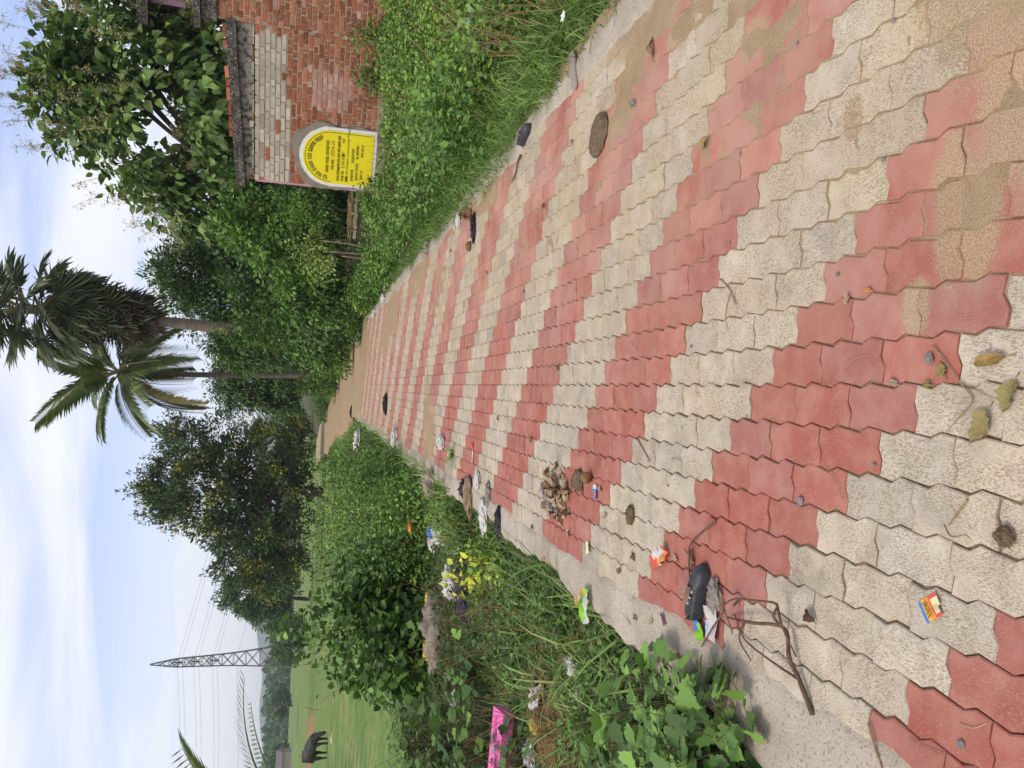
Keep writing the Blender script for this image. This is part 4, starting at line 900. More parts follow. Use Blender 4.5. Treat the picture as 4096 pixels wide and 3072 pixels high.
big_lobed('tall lobed-leaf shrub at the field edge, middle of its clump', -3.45, 11.2, .62, 1.95, 1500)
big_lobed('tall lobed-leaf shrub on the field side of its clump', -4.15, 11.6, .62, 1.65, 1250)
big_lobed('lobed-leaf shrub spreading low in front of its clump', -3.7, 10.6, .70, 1.25, 1200)
big_lobed('lobed-leaf shrub on the path side of its clump', -2.85, 11.4, .60, 1.60, 1150)
GL_ = 'bushy weeds massed along the left of the path'
lsp = [(-1.55, 10.3, .50, .95, 'weed'), (-2.2, 10.8, .58, 1.25, 'weed_dark'), (-1.45, 11.8, .48, 1.25, 'weed_dark'), (-2.3, 12.6, .72, 1.6, 'weed'), (-1.6, 13.4, .55, 1.45, 'mid'), (-2.9, 13.2, .7, 1.65, 'weed_dark'), (-3.6, 13.0, .6, 1.5, 'mid'), (-1.7, 15.2, .55, 1.35, 'weed'),
       (-2.6, 15.2, .8, 1.9, 'weed'), (-3.5, 15.6, .8, 1.75, 'weed_dark'), (-1.75, 17.4, .55, 1.55, 'weed_dark'), (-2.6, 18.0, .8, 1.75, 'weed'), (-3.6, 18.2, .8, 1.6, 'weed'), (-2.2, 20.5, .7, 1.75, 'weed'), (-3.3, 21.0, .8, 1.5, 'mid'), (-4.2, 14.4, .6, 1.1, 'weed')]
for x, y, r, h, mt in sorted(lsp, key=lambda q: q[1]):
    weed('bushy_weed', row_label(x, y, (-1.95, -3.1) if y < 19 else (-2.4, -3.1), ('bushy weed along the concrete edge', 'bushy weed in mid growth', 'bushy weed on the field side'), 'left of the path'), x, y, r, h, 2000 if y < 14 else 1500, OV, .075 if y < 14 else .09, M[mt], cat='weed', group=GL_)
weed('bushy_weed', 'dark bush standing alone in the grazed field', -5.6, 24.0, .9, 1.25, 1000, SM, .12, M['dark'], cat='bush')
weed('bushy_weed', 'weed at the path edge hung with plastic scraps', -1.35, 8.9, .42, .52, 800, OV, .06, M['weed'])
for lab, x, y, h in (('lime yellow leafy plant beside the purple rag', -1.98, 7.55, .42), ('lime yellow leafy plant near the concrete edge', -1.52, 6.55, .40), ('smaller lime yellow plant between the two others', -1.75, 7.05, .34)):
    weed('yellow_plant', lab, x, y, .17, h, 46, OV, .105, M['yellow_leaf'], cat='plant', nst=5)
weed('weed', 'fresh green broad-leaf weed at the concrete edge by the beige rag', -1.3, 8.0, .30, .45, 240, OV, .10, M['weed'])
weed('weed', 'fresh green weed beside the black plastic on the edge strip', -1.35, 6.2, .26, .38, 220, OV, .085, M['weed'])
X, Y = wedge(31000, 3.6, 20, lambda y: np.maximum(-.52*y-1.6, -5.8), lambda y: path_c(y)-1.62+0*y, .75)
cover('undergrowth', 'leafy weeds covering the bank left of the path', X, Y, SM, .065, .08+.20*ss(6, 12, Y)*(.3+fbm(X*1.5, Y*1.5)), M['dark'], lean=.25)
X, Y = wedge(11500, 1.4, 9.5, lambda y: np.maximum(-.52*y-1.3, -2.1-.12*y), lambda y: -1.10+0*y, .9)
grass('grass', 'fine dark grass on the bank below the concrete edge', X, Y, .15, M['grass'], w=.016, bend=.6, lean=.9)
X, Y = wedge(520, 2.8, 6.0, lambda y: -1.25-.22*y, lambda y: -1.03+0*y, 1)
grass('long_grass', 'long curved grass blades leaning across the concrete edge', X, Y, .42, M['grass_long'], w=.017, bend=.75, lean=.85)
X, Y = wedge(2500, 7.5, 14, lambda y: -1.75+0*y, lambda y: -.98+0*y, 1)
grass('long_grass', 'tufted grass at the left path edge before the tall weeds', X, Y, .34, M['grass_long'], w=.02, bend=.7, lean=.8, zoff=.06)
X, Y = wedge(9000, 14, 45, lambda y: path_c(y)-2.3, lambda y: path_c(y)-1.38, 1)
grass('grass', 'grass fringe beside the far path on the left', X, Y, .28, M['grass'], w=.03, bend=.6, lean=.8)
X, Y = wedge(26000, 11, 62, lambda y: -.55*y-1.5, lambda y: np.minimum(path_c(y)-2.6, -4.2), 1.1)
grass('field_grass', 'short grazed grass of the field', X, Y, .085, mat('field_grass_blade', (.10, .165, .04), (.17, .21, .06), scale=.4, rough=.8, rnd=.5, trans=.25), w=.10, bend=.6, lean=1.0)
for lab, f0, f1, y0, y1, n_ in (('thin dry seed stalks standing in the right verge', lambda y: 2.3+0*y, lambda y: np.minimum(.5*y+.4, 5), 3.5, 13, 260), ('thin dry seed stalks standing among the left weeds', lambda y: np.maximum(-.5*y-.3, -5), lambda y: -1.25+0*y, 4, 18, 260)):
    X, Y = wedge(n_, y0, y1, f0, f1); mb = MB()
    for x, y in zip(X, Y):
        z = gz1(x, y); h = rng.uniform(.25, .75); a = rng.normal(0, .12, 2); mb.tube([(x, y, z), (x+a[0]*h, y+a[1]*h, z+h*.6), (x+a[0]*h*2.4, y+a[1]*h*2.4, z+h)], [.004, .003, .0015], 3, cap=False)
    tag(mb.build('dry_stalks', M['straw']), lab, kind='stuff')
# straw heap and fallen leaves on the left bank
for nm, lab, cx, cy, rx, ry, n_ in (('straw_heap', 'heap of dry straw and stalks on the left bank below the weeds', -4.6, 10.6, .7, .5, 420), ('straw_heap', 'straw and dead stalks mixed with rubbish beside the pink box', -2.25, 4.95, .45, .5, 420), ('straw_heap', 'dry stalks around the grey rag', -3.0, 9.4, .7, .5, 260)):
    mb = MB()
    for i in range(n_):
        x = cx+rng.normal(0, rx*.45); y = cy+rng.normal(0, ry*.45); z = gz1(x, y)+.02+.12*rng.random()*math.exp(-((x-cx)/rx)**2-((y-cy)/ry)**2); a = rng.uniform(0, 2*PI); l = rng.uniform(.05, .20)
        d = np.array((math.cos(a), math.sin(a), rng.normal(0, .15)))*l; c = np.array((x, y, z)); mb.tube([c-d, c+(0, 0, .01), c+d], .0022, 3, cap=False)
    n = 160; X = cx+rng.normal(0, rx*.5, n); Y = cy+rng.normal(0, ry*.5, n); leaves(mb, OV, np.stack([X, Y, gz(X, Y)+.02+.06*rng.random(n)], 1), rdir(n)*np.array((1, 1, .3)), unit(rdir(n)+np.array((0, 0, 1.0))), .07*rng.uniform(.5, 1.3, n), m=1)
    o = mb.build(nm, [M['straw'], M['dead_leaf']]); tag(o, lab, kind='stuff')
X, Y = wedge(2600, 2.8, 10, lambda y: np.maximum(-.52*y-.4, -4), lambda y: -1.06+0*y, .9)
cover('fallen_leaves', 'dead brown leaves strewn over the left bank', X, Y, OV, .055, .03, M['dead_leaf'], lean=0, upn=1.2)

# ---- date palm at the left, mostly outside the frame
dp = thing('date_palm', 'young date palm whose stiff spiky fronds reach in over the field', 'palm', (-4.35, 7.6, gz1(-4.35, 7.6)))
M['date'] = leafmat('date_leaflet', (.075, .115, .045), (.095, .14, .05), (.12, .16, .06), trans=.1, rnd=.4)
MB().tube([(0, 0, 0), (.03, 0, .9), (0, 0, 1.70)], [.16, .15, .12], 8, jitter=.2).build('stem', M['bark_palm'], dp, True)
dm = [pinnate(40+i, L=1.75, nl=26, ll=.42, mt=M['date'], droop=.55+.25*i, hang=.0, stiff=True, wl=.036) for i in range(3)]
for i, (az, el) in enumerate(((60, 30), (-40, -14), (4, 44), (-52, 4), (75, 62), (120, 50), (165, 40), (210, 35), (255, 40), (300, 30), (-48, 38), (340, 64))):
    o = obj('frond', dm[i % 3], dp, (0, 0, 1.65)); aim(o, (math.cos(R_(az))*math.cos(R_(el)), math.sin(R_(az))*math.cos(R_(el)), math.sin(R_(el))), random.gauss(0, .2))

# ================================================================ FAR LEFT: PYLON, WIRES, VILLAGE TREES, HILLS, BUFFALO
M['steel'] = mat('galvanised_steel', (.17, .17, .18), (.11, .11, .12), scale=3, rough=.6, metal=.3)
py = thing('pylon', 'grey steel lattice pylon standing beyond the field', 'pylon', (-57.0, 165.0, 2.0), R_(20)); py.rotation_euler = (0, R_(-.8), R_(20))
PH = 28.6
def pw(z): return np.interp(z, [0, 9, 14, 24, PH], [2.5, 1.55, 1.15, .78, .04])
lv = [0, 4.2, 7.6, 10.4, 12.8, 15, 17, 18.8, 20.5, 22.1, 23.6, 25.2, 27, PH]
for sx, sy in ((1, 1), (1, -1), (-1, -1), (-1, 1)):
    MB().tube([(sx*pw(z), sy*pw(z), z) for z in lv], .13, 4).build('leg', M['steel'], py)
for f_ in range(4):
    br = MB(); c = [(1, 1), (1, -1), (-1, -1), (-1, 1)]; a, b = c[f_], c[(f_+1) % 4]
    for z0, z1 in zip(lv[:-2], lv[1:-1]):
        p = lambda s_, z: (s_[0]*pw(z), s_[1]*pw(z), z)
        br.tube([p(a, z0), p(b, z1)], .065, 3); br.tube([p(b, z0), p(a, z1)], .065, 3); br.tube([p(a, z1), p(b, z1)], .055, 3)
    br.build('bracing', M['steel'], py)
for z in (23.6, 20.5, 17.0):
    am = MB()
    for sg in (-1, 1):
        tip = (0, sg*2.9, z+.1)
        for sx in (-1, 1):
            am.tube([(sx*pw(z), sg*pw(z), z), tip], .07, 3); am.tube([(sx*pw(z+1.2), sg*pw(z+1.2), z+1.2), tip], .06, 3)
    am.build('cross_arm', M['steel'], py)
    for sg in (-1, 1): MB().tube([(0, sg*2.8, z), (0, sg*2.8, z-1.3)], .12, 6).build('insulator', mat('brown_insulator', (.10, .07, .06)), py)
M['wire'] = mat('wire', (.20, .20, .22), rough=.5)
def wire(label, z, off):
    p0 = np.array((-150.0+off, 185.0, z+8)); p1 = np.array((-57.0+off*.3, 165.0, z+2.0)); p2 = np.array((40.0, 190.0, z-9)); q = []
    for a, b in ((p0, p1), (p1, p2)):
        for t in np.linspace(0, 1, 14)[(0 if a is p0 else 1):]:
            q.append(a+(b-a)*t+np.array((0, 0, -3.0*4*t*(1-t))))
    tag(MB().tube(q, .028, 3, cap=False).build('power_line', M['wire']), label, 'wire', 'power lines strung from the pylon')
for z, lab in ((23.6, 'top'), (20.5, 'middle'), (17.0, 'lowest')):
    wire('left-hand thin wire of the %s pair on the lattice pylon' % lab, z, -1.0); wire('right-hand thin wire of the %s pair on the lattice pylon' % lab, z-.9, 1.2)
wire('single thin wire slung low below the pylon arms', 12.2, 0)

# far hills, wooded plain and village
M['hill'] = mat('hill_woods', (.055, .085, .035), (.085, .11, .045), scale=.02, rough=1, bump=.6, bscale=.06)
def ridge(name, y, x0, x1, peaks, h0, n=90):
    xs = np.linspace(x0, x1, n); z = h0*(.5+.7*fbm(xs*.006, xs*0+y, 4))
    for px, w, h in peaks: z = z+h*np.exp(-((xs-px)/w)**2)
    t = np.linspace(0, 1, 9); TT, XX = np.meshgrid(t, xs); prof = np.sin(TT*PI)**.9
    b = gz(np.array([0.0]), np.array([float(y)]))[0]
    o = MB().grid(XX, y+(TT-.35)*500, b-2+z[:, None]*prof+6*(fbm(XX*.03, TT*9)-.5)*prof).build(name, M['hill'], smooth=True); tag(o, kind='structure')
ridge('hills', 1900, -2300, 900, [(-600, 130, 48), (-820, 100, 26), (-250, 180, 22), (60, 160, 30)], 34)
# wooded plain: individual trees stand in front of a mass of woods
def woods(name, label, n, y0, y1, x0, x1, s):
    mb = MB(); 
    for i in range(n):
        y = rng.uniform(y0, y1); x = rng.uniform(x0, x1)*y; h = s*rng.uniform(.6, 1.25); z = gz1(x, y); m_ = 60
        d = rdir(m_); P = np.array((x, y, z+h*.55))+d*np.array((h*.6, h*.6, h*.5))*rng.uniform(.6, 1.05, (m_, 1)); leaves(mb, tpl_small(.5), P, unit(d+rdir(m_)*.6), unit(d+np.array((0, 0, .6))), h*.34*rng.uniform(.6, 1.2, m_))
    tag(mb.build(name, M['far_leaf']), label, kind='stuff')
woods('woods', 'distant woods across the plain behind the village', 420, 330, 640, -.62, -.10, 8.5)
woods('woods', 'far woods seen low between the acacia and the palms', 60, 260, 420, -.10, .06, 8)
FT = 'round trees at the far side of the field'
for lab, x, y, s in (('round dark tree behind the field, right of the buffalo', -84, 205, 5.2), ('bushy tree behind the field near the hut', -98, 205, 5.0), ('large bushy tree behind the field beside the pylon', -74, 210, 4.2), ('small round tree at the far field edge', -62, 200, 3.4), ('dark tree at the left edge beyond the hut', -118, 215, 5.0)):
    b = gz1(x, y); tree('far_tree', lab, 'tree', (x, y, b), [(0, 0, 0), (.1, 0, s*.3), (0, 0, s*.55)], s*.05, [((0, 0, s*.65), (s*.62, s*.55, s*.42), 1), ((s*.35, 0, s*.5), (s*.45, s*.4, s*.35), .6)], 70, 26, tpl_small(.4), s*.15, M['far_leaf'], clump_r=s*.17, group=FT, limbs=6)
pt = thing('far_palm', 'small palm tree standing behind the pylon foot', 'palm', (-64, 215, gz1(-64, 215)))
MB().tube([(0, 0, 0), (.1, 0, 3.4)], [.25, .2], 6).build('trunk', M['bark_palm'], pt)
for i in range(16):
    o = obj('frond', fm[i % 4], pt, (.1, 0, 3.4)); aim(o, (math.cos(i*2.4)*.8, math.sin(i*2.4)*.8, .9-.1*i)); o.scale = (1.1, 1.1, 1.1)
hut = thing('hut', 'small grey village hut with a low tiled roof beyond the field', 'hut', (-95, 196, gz1(-95, 196)), R_(10))
MB().box((0, 0, 1.1), (7, 4, 2.2)).build('wall', mat('mud_wall', (.36, .31, .26), (.28, .24, .2), scale=1), hut)
m = MB(); m.add([(-3.9, -2.6, 2.1), (3.9, -2.6, 2.1), (3.9, 2.6, 2.1), (-3.9, 2.6, 2.1), (-3.6, 0, 3.7), (3.6, 0, 3.7)], tri([(0, 1, 5, 4), (2, 3, 4, 5), (0, 4, 3), (1, 2, 5)])); m.build('roof', mat('grey_tile_roof', (.17, .15, .145), (.12, .105, .10), scale=2), hut)
MB().box((-1, -2.02, .95), (1.1, .06, 1.7)).build('door', mat('dark_door', (.05, .04, .035)), hut)
# earth ridge and stakes along the far side of the field
X, Tt = np.meshgrid(np.linspace(-60, -8, 90), np.linspace(-1, 1, 7)); Yr = 58+.12*(X+30)+Tt*1.3
o = MB().grid(X, Yr, gz(X, Yr)+(1-np.abs(Tt)**1.5)*(.28+.25*fbm(X*.4, X*0))).build('field_ridge', mat('bare_red_earth', (.12, .18, .05), (.30, .16, .085), scale=.25, rough=.95, lo=.56, hi=.64), smooth=True); tag(o, kind='structure')
stx = [(-17.6, 49, 1.25, .06, 'thin white stake at the field edge left of the acacia'), (-20.9, 50, 1.0, .3, 'bent pale stake in the field ridge'), (-24.5, 52, 1.1, -.2, 'pale stake tied with a green cloth strip'), (-14.2, 52, 1.1, .02, 'upright white stake near the acacia shade'), (-28.0, 50, .9, .45, 'leaning stake close to the buffalo')]
for x, y, h, l, lab in stx:
    tag(MB().tube(bez([(x, y, gz1(x, y)), (x+l*.4, y, gz1(x, y)+h*.6), (x+l, y, gz1(x, y)+h)], 4), .028, 5).build('stake', M['twig_pale']), lab, 'stake', 'stakes along the field edge')
fr_ = thing('post_frame', 'two pale posts joined by a top bar at the end of the path', 'gate', (-7.6, 78, gz1(-7.6, 78)))
M['post'] = mat('pale_concrete_post', (.48, .45, .40), (.38, .35, .30), scale=3)
for x in (-.45, .45): MB().box((x, 0, 1.05), (.13, .13, 2.1)).build('post', M['post'], fr_)
MB().box((0, 0, 2.06), (1.2, .10, .10)).build('top_bar', M['post'], fr_)

# buffalo grazing, head down to the right
M['hide'] = mat('black_buffalo_hide', (.014, .013, .013), (.034, .030, .028), scale=3, rough=.6, spec=.4)
def skin(name, verts, edges, rad, mt, parent, sub=2, root=0):
    me = bpy.data.meshes.new(name); me.from_pydata(verts, edges, []); me.update(); o = obj(name, me, parent)
    md = o.modifiers.new('s', 'SKIN'); 
    for i, r in enumerate(rad):
        sv = me.skin_vertices[0].data[i]; sv.radius = r if isinstance(r, tuple) else (r, r); sv.use_root = (i == root)
    md.use_smooth_shade = True; o.modifiers.new('d', 'SUBSURF').levels = sub; o.modifiers['d'].render_levels = sub
    bpy.context.view_layer.update()
    m2 = bpy.data.meshes.new_from_object(o.evaluated_get(bpy.context.evaluated_depsgraph_get())); o.modifiers.clear(); o.data = m2; m2.materials.clear(); m2.materials.append(mt)
    for p in m2.polygons: p.use_smooth = True
    return o
bf = thing('buffalo', 'black water buffalo grazing in the field with its head down', 'buffalo', (-18.0, 38.6, gz1(-18.0, 38.6)+.07), R_(-28)); bf.scale = (.86, .86, .86)
V = [(-.70, 0, 1.08), (-.35, 0, 1.02), (.15, 0, 1.00), (.58, 0, 1.06), (.88, 0, .92), (1.08, 0, .62), (1.22, 0, .36), (1.30, 0, .16),
     (-.72, .20, .78), (-.66, .20, .50), (-.74, .20, .26), (-.72, .20, .03), (-.72, -.20, .78), (-.60, -.20, .50), (-.68, -.20, .26), (-.66, -.20, .03),
     (.50, .19, .70), (.52, .19, .40), (.50, .19, .03), (.50, -.19, .70), (.60, -.19, .40), (.58, -.19, .03), (-.98, 0, .98)]
Ed = [(0, 1), (1, 2), (2, 3), (3, 4), (4, 5), (5, 6), (6, 7), (0, 8), (8, 9), (9, 10), (10, 11), (0, 12), (12, 13), (13, 14), (14, 15), (3, 16), (16, 17), (17, 18), (3, 19), (19, 20), (20, 21), (0, 22)]
Rr = [.30, .37, .39, .35, .20, .15, .13, .09, .16, .09, .06, .055, .16, .09, .06, .055, .14, .075, .06, .14, .075, .06, .12]
skin('body', V, Ed, Rr, M['hide'], bf, root=1)
for sg in (-1, 1):
    MB().tube(bez([(1.06, sg*.08, .66), (.98, sg*.26, .74), (.80, sg*.32, .92), (.70, sg*.24, 1.02)], 4), np.linspace(.045, .008, 12), 6).build('horn', mat('horn', (.08, .07, .065)), bf, True)
    MB().add([(1.02, sg*.10, .60), (.98, sg*.30, .58), (1.05, sg*.28, .50), (1.08, sg*.12, .52)], [(0, 1, 2), (0, 2, 3)]).build('ear', M['hide'], bf)
MB().tube(bez([(-1.05, 0, 1.05), (-1.12, .02, .7), (-1.08, .04, .35)], 4), np.linspace(.03, .02, 8), 5).build('tail', M['hide'], bf, True)
# a kite in the sky
bd = thing('bird', 'small dark bird soaring high in the pale sky', 'bird', (-52.0, 130.0, 52.0), R_(30))
MB().add([(0, .45, 0), (.12, -.1, .05), (-.12, -.1, .05), (0, -.75, 0)], [(0, 2, 1), (2, 3, 1)]).add([(0, .2, .04), (1.3, -.15, .38), (.9, -.35, .25), (.1, -.2, .03)], [(0, 3, 2), (0, 2, 1)]).add([(0, .2, .04), (-1.3, -.15, .38), (-.9, -.35, .25), (-.1, -.2, .03)], [(0, 2, 3), (0, 1, 2)]).build('body', mat('bird_brown', (.10, .08, .07)), bd)

# ================================================================ LITTER ON THE PATH AND THE BANKS
def nz3(p, k, s): return mn.noise(Vector((p[0]*k+s, p[1]*k, p[2]*k)))
def sheet(name, label, cat, loc, rz, w, l, mats, mi=None, curl=.012, seed=0, nx=12, ny=9, fold=0.0, parent=None, group=None):
    """a thin crumpled film lying on the ground; mi(u, v) picks the printed colour"""
    u, v = np.meshgrid(np.linspace(0, 1, nx), np.linspace(0, 1, ny)); X = (u-.5)*l; Y = (v-.5)*w
    Z = .004+curl*np.array([[abs(mn.noise(Vector((a*16+seed, b*16, seed))))*1.6+.5*abs(mn.noise(Vector((a*40, b*40+seed, 1)))) for a, b in zip(ra, rb)] for ra, rb in zip(X, Y)])+fold*np.abs(v-.5)**2*4*w
    X = X+.04*l*np.sin(v*5+seed)*.3; mb = MB(); i = np.arange(nx*ny).reshape(ny, nx); V = np.stack([X, Y, Z], -1).reshape(-1, 3); F = []; mm = []
    for a in range(ny-1):
        for b in range(nx-1):
            k = 0 if mi is None else mi((b+.5)/(nx-1), (a+.5)/(ny-1))
            if k < 0: continue
            F += [(i[a, b], i[a, b+1], i[a+1, b+1]), (i[a, b], i[a+1, b+1], i[a+1, b])]; mm += [k, k]
    me = bpy.data.meshes.new(name); me.from_pydata([tuple(p) for p in V], [], [tuple(int(q) for q in f) for f in F])
    for q in mats: me.materials.append(q)
    for p, k in zip(me.polygons, mm): p.material_index = k; p.use_smooth = True
    o = obj(name, me, parent, loc, (0, 0, rz))
    if parent is None: tag(o, label, cat, group)
    return o
def bag(name, label, cat, loc, size, mt, seed=0, rz=0, ridg=.35, group=None, n=26, m=14):
    """a crumpled bag or rag: a slumped dome with sharp creases"""
    V = []; F = []
    for j in range(m+1):
        ph = j/m*PI*.5
        for i in range(n):
            a = i*2*PI/n; d = Vector((math.cos(a)*math.cos(ph), math.sin(a)*math.cos(ph), math.sin(ph)))
            k = 1+min(ridg, .5)*(1-2*abs(mn.noise(d*2.3+Vector((seed, 0, 0)))))*.8+min(ridg, .5)*.8*mn.noise(d*5+Vector((0, seed, 0)))
            V.append((d.x*k*size[0], d.y*k*size[1], max(.002, d.z*k*size[2]*(1+.5*mn.noise(d*3+Vector((seed, seed, 0))))+.004)))
    for j in range(m):
        for i in range(n):
            a, b, c, d = j*n+i, j*n+(i+1) % n, (j+1)*n+(i+1) % n, (j+1)*n+i; F += [(a, b, c), (a, c, d)]
    o = MB().add(V, F).build(name, mt, None, name not in ('stone', 'pebble', 'foil_cup')); o.location = loc; o.rotation_euler = (0, 0, rz); return tag(o, label, cat, group)
def stick(name, label, pts, r, mt, sides=(), cat='stick'):
    c = np.array(pts[0]); t = thing(name, label, cat, tuple(c)); P = bez(np.array(pts)-c, 6)
    MB().tube(P, np.linspace(r, r*.55, len(P)), 6, jitter=.25).build('main_stem', mt, t, True)
    for q in sides:
        Q = bez(np.array(q)-c, 5); MB().tube(Q, np.linspace(r*.6, r*.28, len(Q)), 5, jitter=.25).build('side_twig', mt, t, True)
    return t
def plain(name, c, rough=.5, c2=None, **k): return mat(name, c, c2, scale=25, rough=rough, **k) if c2 else mat(name, c, rough=rough, **k)
M['film_white'] = mat('soiled_white_film', (.60, .58, .54), (.40, .36, .30), scale=14, rough=.6, lo=.42, hi=.75); M['film_clear'] = mat('dusty_clear_film', (.42, .40, .35), (.30, .27, .22), scale=18, rough=.35, trans=.35)
M['film_black'] = plain('black_film', (.02, .02, .024), .35); M['film_green'] = plain('lime_green_film', (.22, .52, .03), .4); M['film_yellow'] = plain('yellow_film', (.62, .45, .06), .5); M['film_blue'] = plain('blue_film', (.05, .20, .58), .4)
M['film_orange'] = plain('orange_film', (.75, .26, .05), .4); M['film_red'] = plain('red_film', (.62, .10, .06), .4); M['film_cream'] = plain('cream_label', (.74, .68, .36), .5); M['film_silver'] = plain('silver_film', (.62, .62, .62), .25, metal=.8)
M['rag_grey'] = mat('dirty_grey_cloth', (.36, .30, .235), (.25, .205, .155), scale=9, rough=.95, bump=.5, bscale=60); M['rag_brown'] = mat('brown_cloth', (.32, .22, .135), (.20, .135, .08), scale=12, rough=.95)
M['rag_purple'] = mat('purple_cloth', (.075, .055, .085), (.04, .03, .05), scale=10, rough=.95); M['dung'] = mat('dry_dung', (.25, .18, .105), (.15, .105, .06), scale=40, rough=.98, bump=1, bscale=120, speck=(.26, .19, .11), speck_scale=120)
M['leather'] = mat('worn_black_leather', (.022, .022, .026), (.055, .055, .058), scale=25, rough=.5, spec=.5); M['sole'] = mat('black_rubber', (.03, .03, .032), (.06, .058, .055), scale=30, rough=.75); M['insole'] = mat('brown_lining', (.24, .16, .10), (.15, .10, .065), scale=18, rough=.95)

# sachet nearest the camera: blue end, orange body, pale panel
t = thing('sachet', 'small torn orange sachet with a blue end lying on cream blocks', 'sachet', (-.457, 1.418, .003), R_(-52))
sheet('film', '', '', (0, 0, 0), 0, .050, .062, [M['film_blue'], M['film_orange'], M['film_cream'], M['film_red'], plain('amber_film', (.80, .42, .03), .4)], lambda u, v: 0 if u < .13 else 4 if u < .36 else (2 if .14 < v < .80 and .58 < u else (3 if u > .55 else 1)) if not (u > .86 and v < .45) else -1, curl=.004, seed=3, nx=16, ny=13, parent=t)
text('print', 'Vimal', .016, (-.004, -.019, .0115), t, plain('dark_green_print', (.02, .09, .03)), rz=R_(90), rotx=0)
for k in range(5): text('print', 'lorem'[:0] or '- - - - -', .005, (.009+.0042*k, -.014, .0112), t, M['ink'], rz=R_(90), rotx=0)
# chips packet: lime film with yellow top, silver inside, round logo
t = thing('chips_packet', 'crumpled lime green chips packet on the concrete edge strip', 'packet', (-1.055, 3.555, .008), R_(8))
sheet('film', '', '', (0, 0, .012), 0, .10, .17, [M['film_green'], M['film_yellow'], M['film_white']], lambda u, v: 1 if u > .78 and v > .3 else (2 if v < .32 and u < .9 else 0), curl=.035, seed=8, nx=16, ny=12, parent=t)
MB().poly([(.026*math.cos(a), .021*math.sin(a)) for a in np.linspace(0, 2*PI, 20, endpoint=False)], .0615, .0625).build('logo_disc', M['film_yellow'], t).location = (.025, .018, 0)
MB().poly([(.030*math.cos(a), .011*math.sin(a)) for a in np.linspace(0, 2*PI, 16, endpoint=False)], .0630, .0636).build('logo_band', M['film_red'], t).location = (.025, .018, 0)
text('logo_text', "Lay's", .020, (.003, .011, .0655), t, M['film_white'], rotx=0)
# worn shoe by the packets
def shoe(name, label, loc, rz, L=.25, seed=1):
    t = thing(name, label, 'shoe', loc, rz); t.scale = (1, .95, .74); ts = np.array([0, .012, .04, .10, .18, .26, .34, .42, .50, .58, .66, .74, .82, .90, .95, .985, 1])     # heel at 0, toe at 1, along +X
    hw = np.interp(ts, [0, .012, .08, .3, .5, .75, .92, 1], [.003, .018, .032, .034, .036, .048, .036, .006])*L/.26
    out = [(x*L, y) for x, y in zip(ts, hw)]+[(x*L, -y) for x, y in zip(ts[::-1], hw[::-1])]
    MB().poly(np.array(out)*np.array((1.03, 1.10))-np.array((.004, 0)), 0, .021).build('sole', M['sole'], t)
    mb = MB(); rows = []; hh = np.interp(ts, [0, .02, .15, .35, .5, .7, .9, 1], [.045, .066, .074, .080, .076, .056, .042, .012])
    for x, w, h in zip(ts, hw, hh):
        r = []
        for k, a in enumerate(np.linspace(0, PI, 11)):
            y = math.cos(a)*w; z = .018+math.sin(a)**.6*h
            if .03 < x < .48 and 3 <= k <= 7: z = .030; y *= .8           # hollow where the foot goes in
            r.append((x*L, y, z+.002*mn.noise(Vector((x*9+seed, k*.7, 0)))))
        rows.append(r)
    G = np.array(rows); mb.grid(G[:, :, 0], G[:, :, 1], G[:, :, 2]); mb.build('upper', M['leather'], t, True)
    X, Y = np.meshgrid(np.linspace(.30, .62, 6)*L, np.linspace(-.017, .017, 4)); MB().grid(X, Y, .075+.02*(1-X/L)+.01*np.cos(Y*80)).build('tongue', M['insole'], t, True)
    for k in range(3):
        for sg in (-1, 1):
            e = MB().lathe([(.0042, 0), (.0042, .0025), (.0018, .003), (.0018, 0)], 8); o = e.build('eyelet', M['film_silver'], t); o.location = ((.36+.10*k)*L, sg*.024, .094-.006*k); o.rotation_euler = (sg*-.5, 0, 0)
    lc = MB().tube(bez([(.34*L, -.024, .10), (.26*L, -.055, .06), (.16*L, -.07, .012), (.3*L, -.09, .006)], 5), .0018, 4); lc.build('lace', M['leather'], t, True); return t
shoe('shoe', 'worn black lace-up shoe lying on the red blocks among plastic packets', (-.80, 2.475, 0), R_(-12), .215)
shoe('shoe', 'old black shoe in the grass at the right edge of the path', (1.755, 5.14, .012), R_(-64), .20, 4)
bag('clear_pouch', 'crumpled clear plastic pouch beside the worn black shoe', 'pouch', (-.685, 2.36, .003), (.048, .032, .018), M['film_clear'], 5, R_(6), .5)
t = sheet('printed_packet', 'white printed packet lying face down beside the worn shoe', 'packet', (-.785, 2.372, .004), R_(4), .082, .115, [M['film_white'], plain('pale_blue_print', (.42, .52, .66), .5), plain('pink_print', (.66, .42, .44), .5)], lambda u, v: (1 if (.2 < u < .55 and v > .58) else 2 if (.12 < u < .4 and v < .25) or (.58 < u < .66 and v > .5) else 0), curl=.012, seed=14, nx=18, ny=14)
sheet('green_scrap', 'scrap of green and blue film tucked under the worn shoe', 'scrap', (-.83, 2.445, .004), R_(60), .05, .07, [M['film_green'], M['film_blue']], lambda u, v: 1 if u > .7 else 0, curl=.02, seed=2)
sheet('snack_packet', 'crushed orange and white snack packet at the red and cream blocks', 'packet', (-.645, 2.785, .004), R_(-62+180), .062, .15, [M['film_white'], M['film_orange'], M['film_red']], lambda u, v: 2 if (u < .08 or u > .88 or (.62 < u and v > .55)) else 1 if (u < .28 and v > .35) or u > .60 and v > .35 else 0, curl=.030, seed=21, nx=18, ny=9)
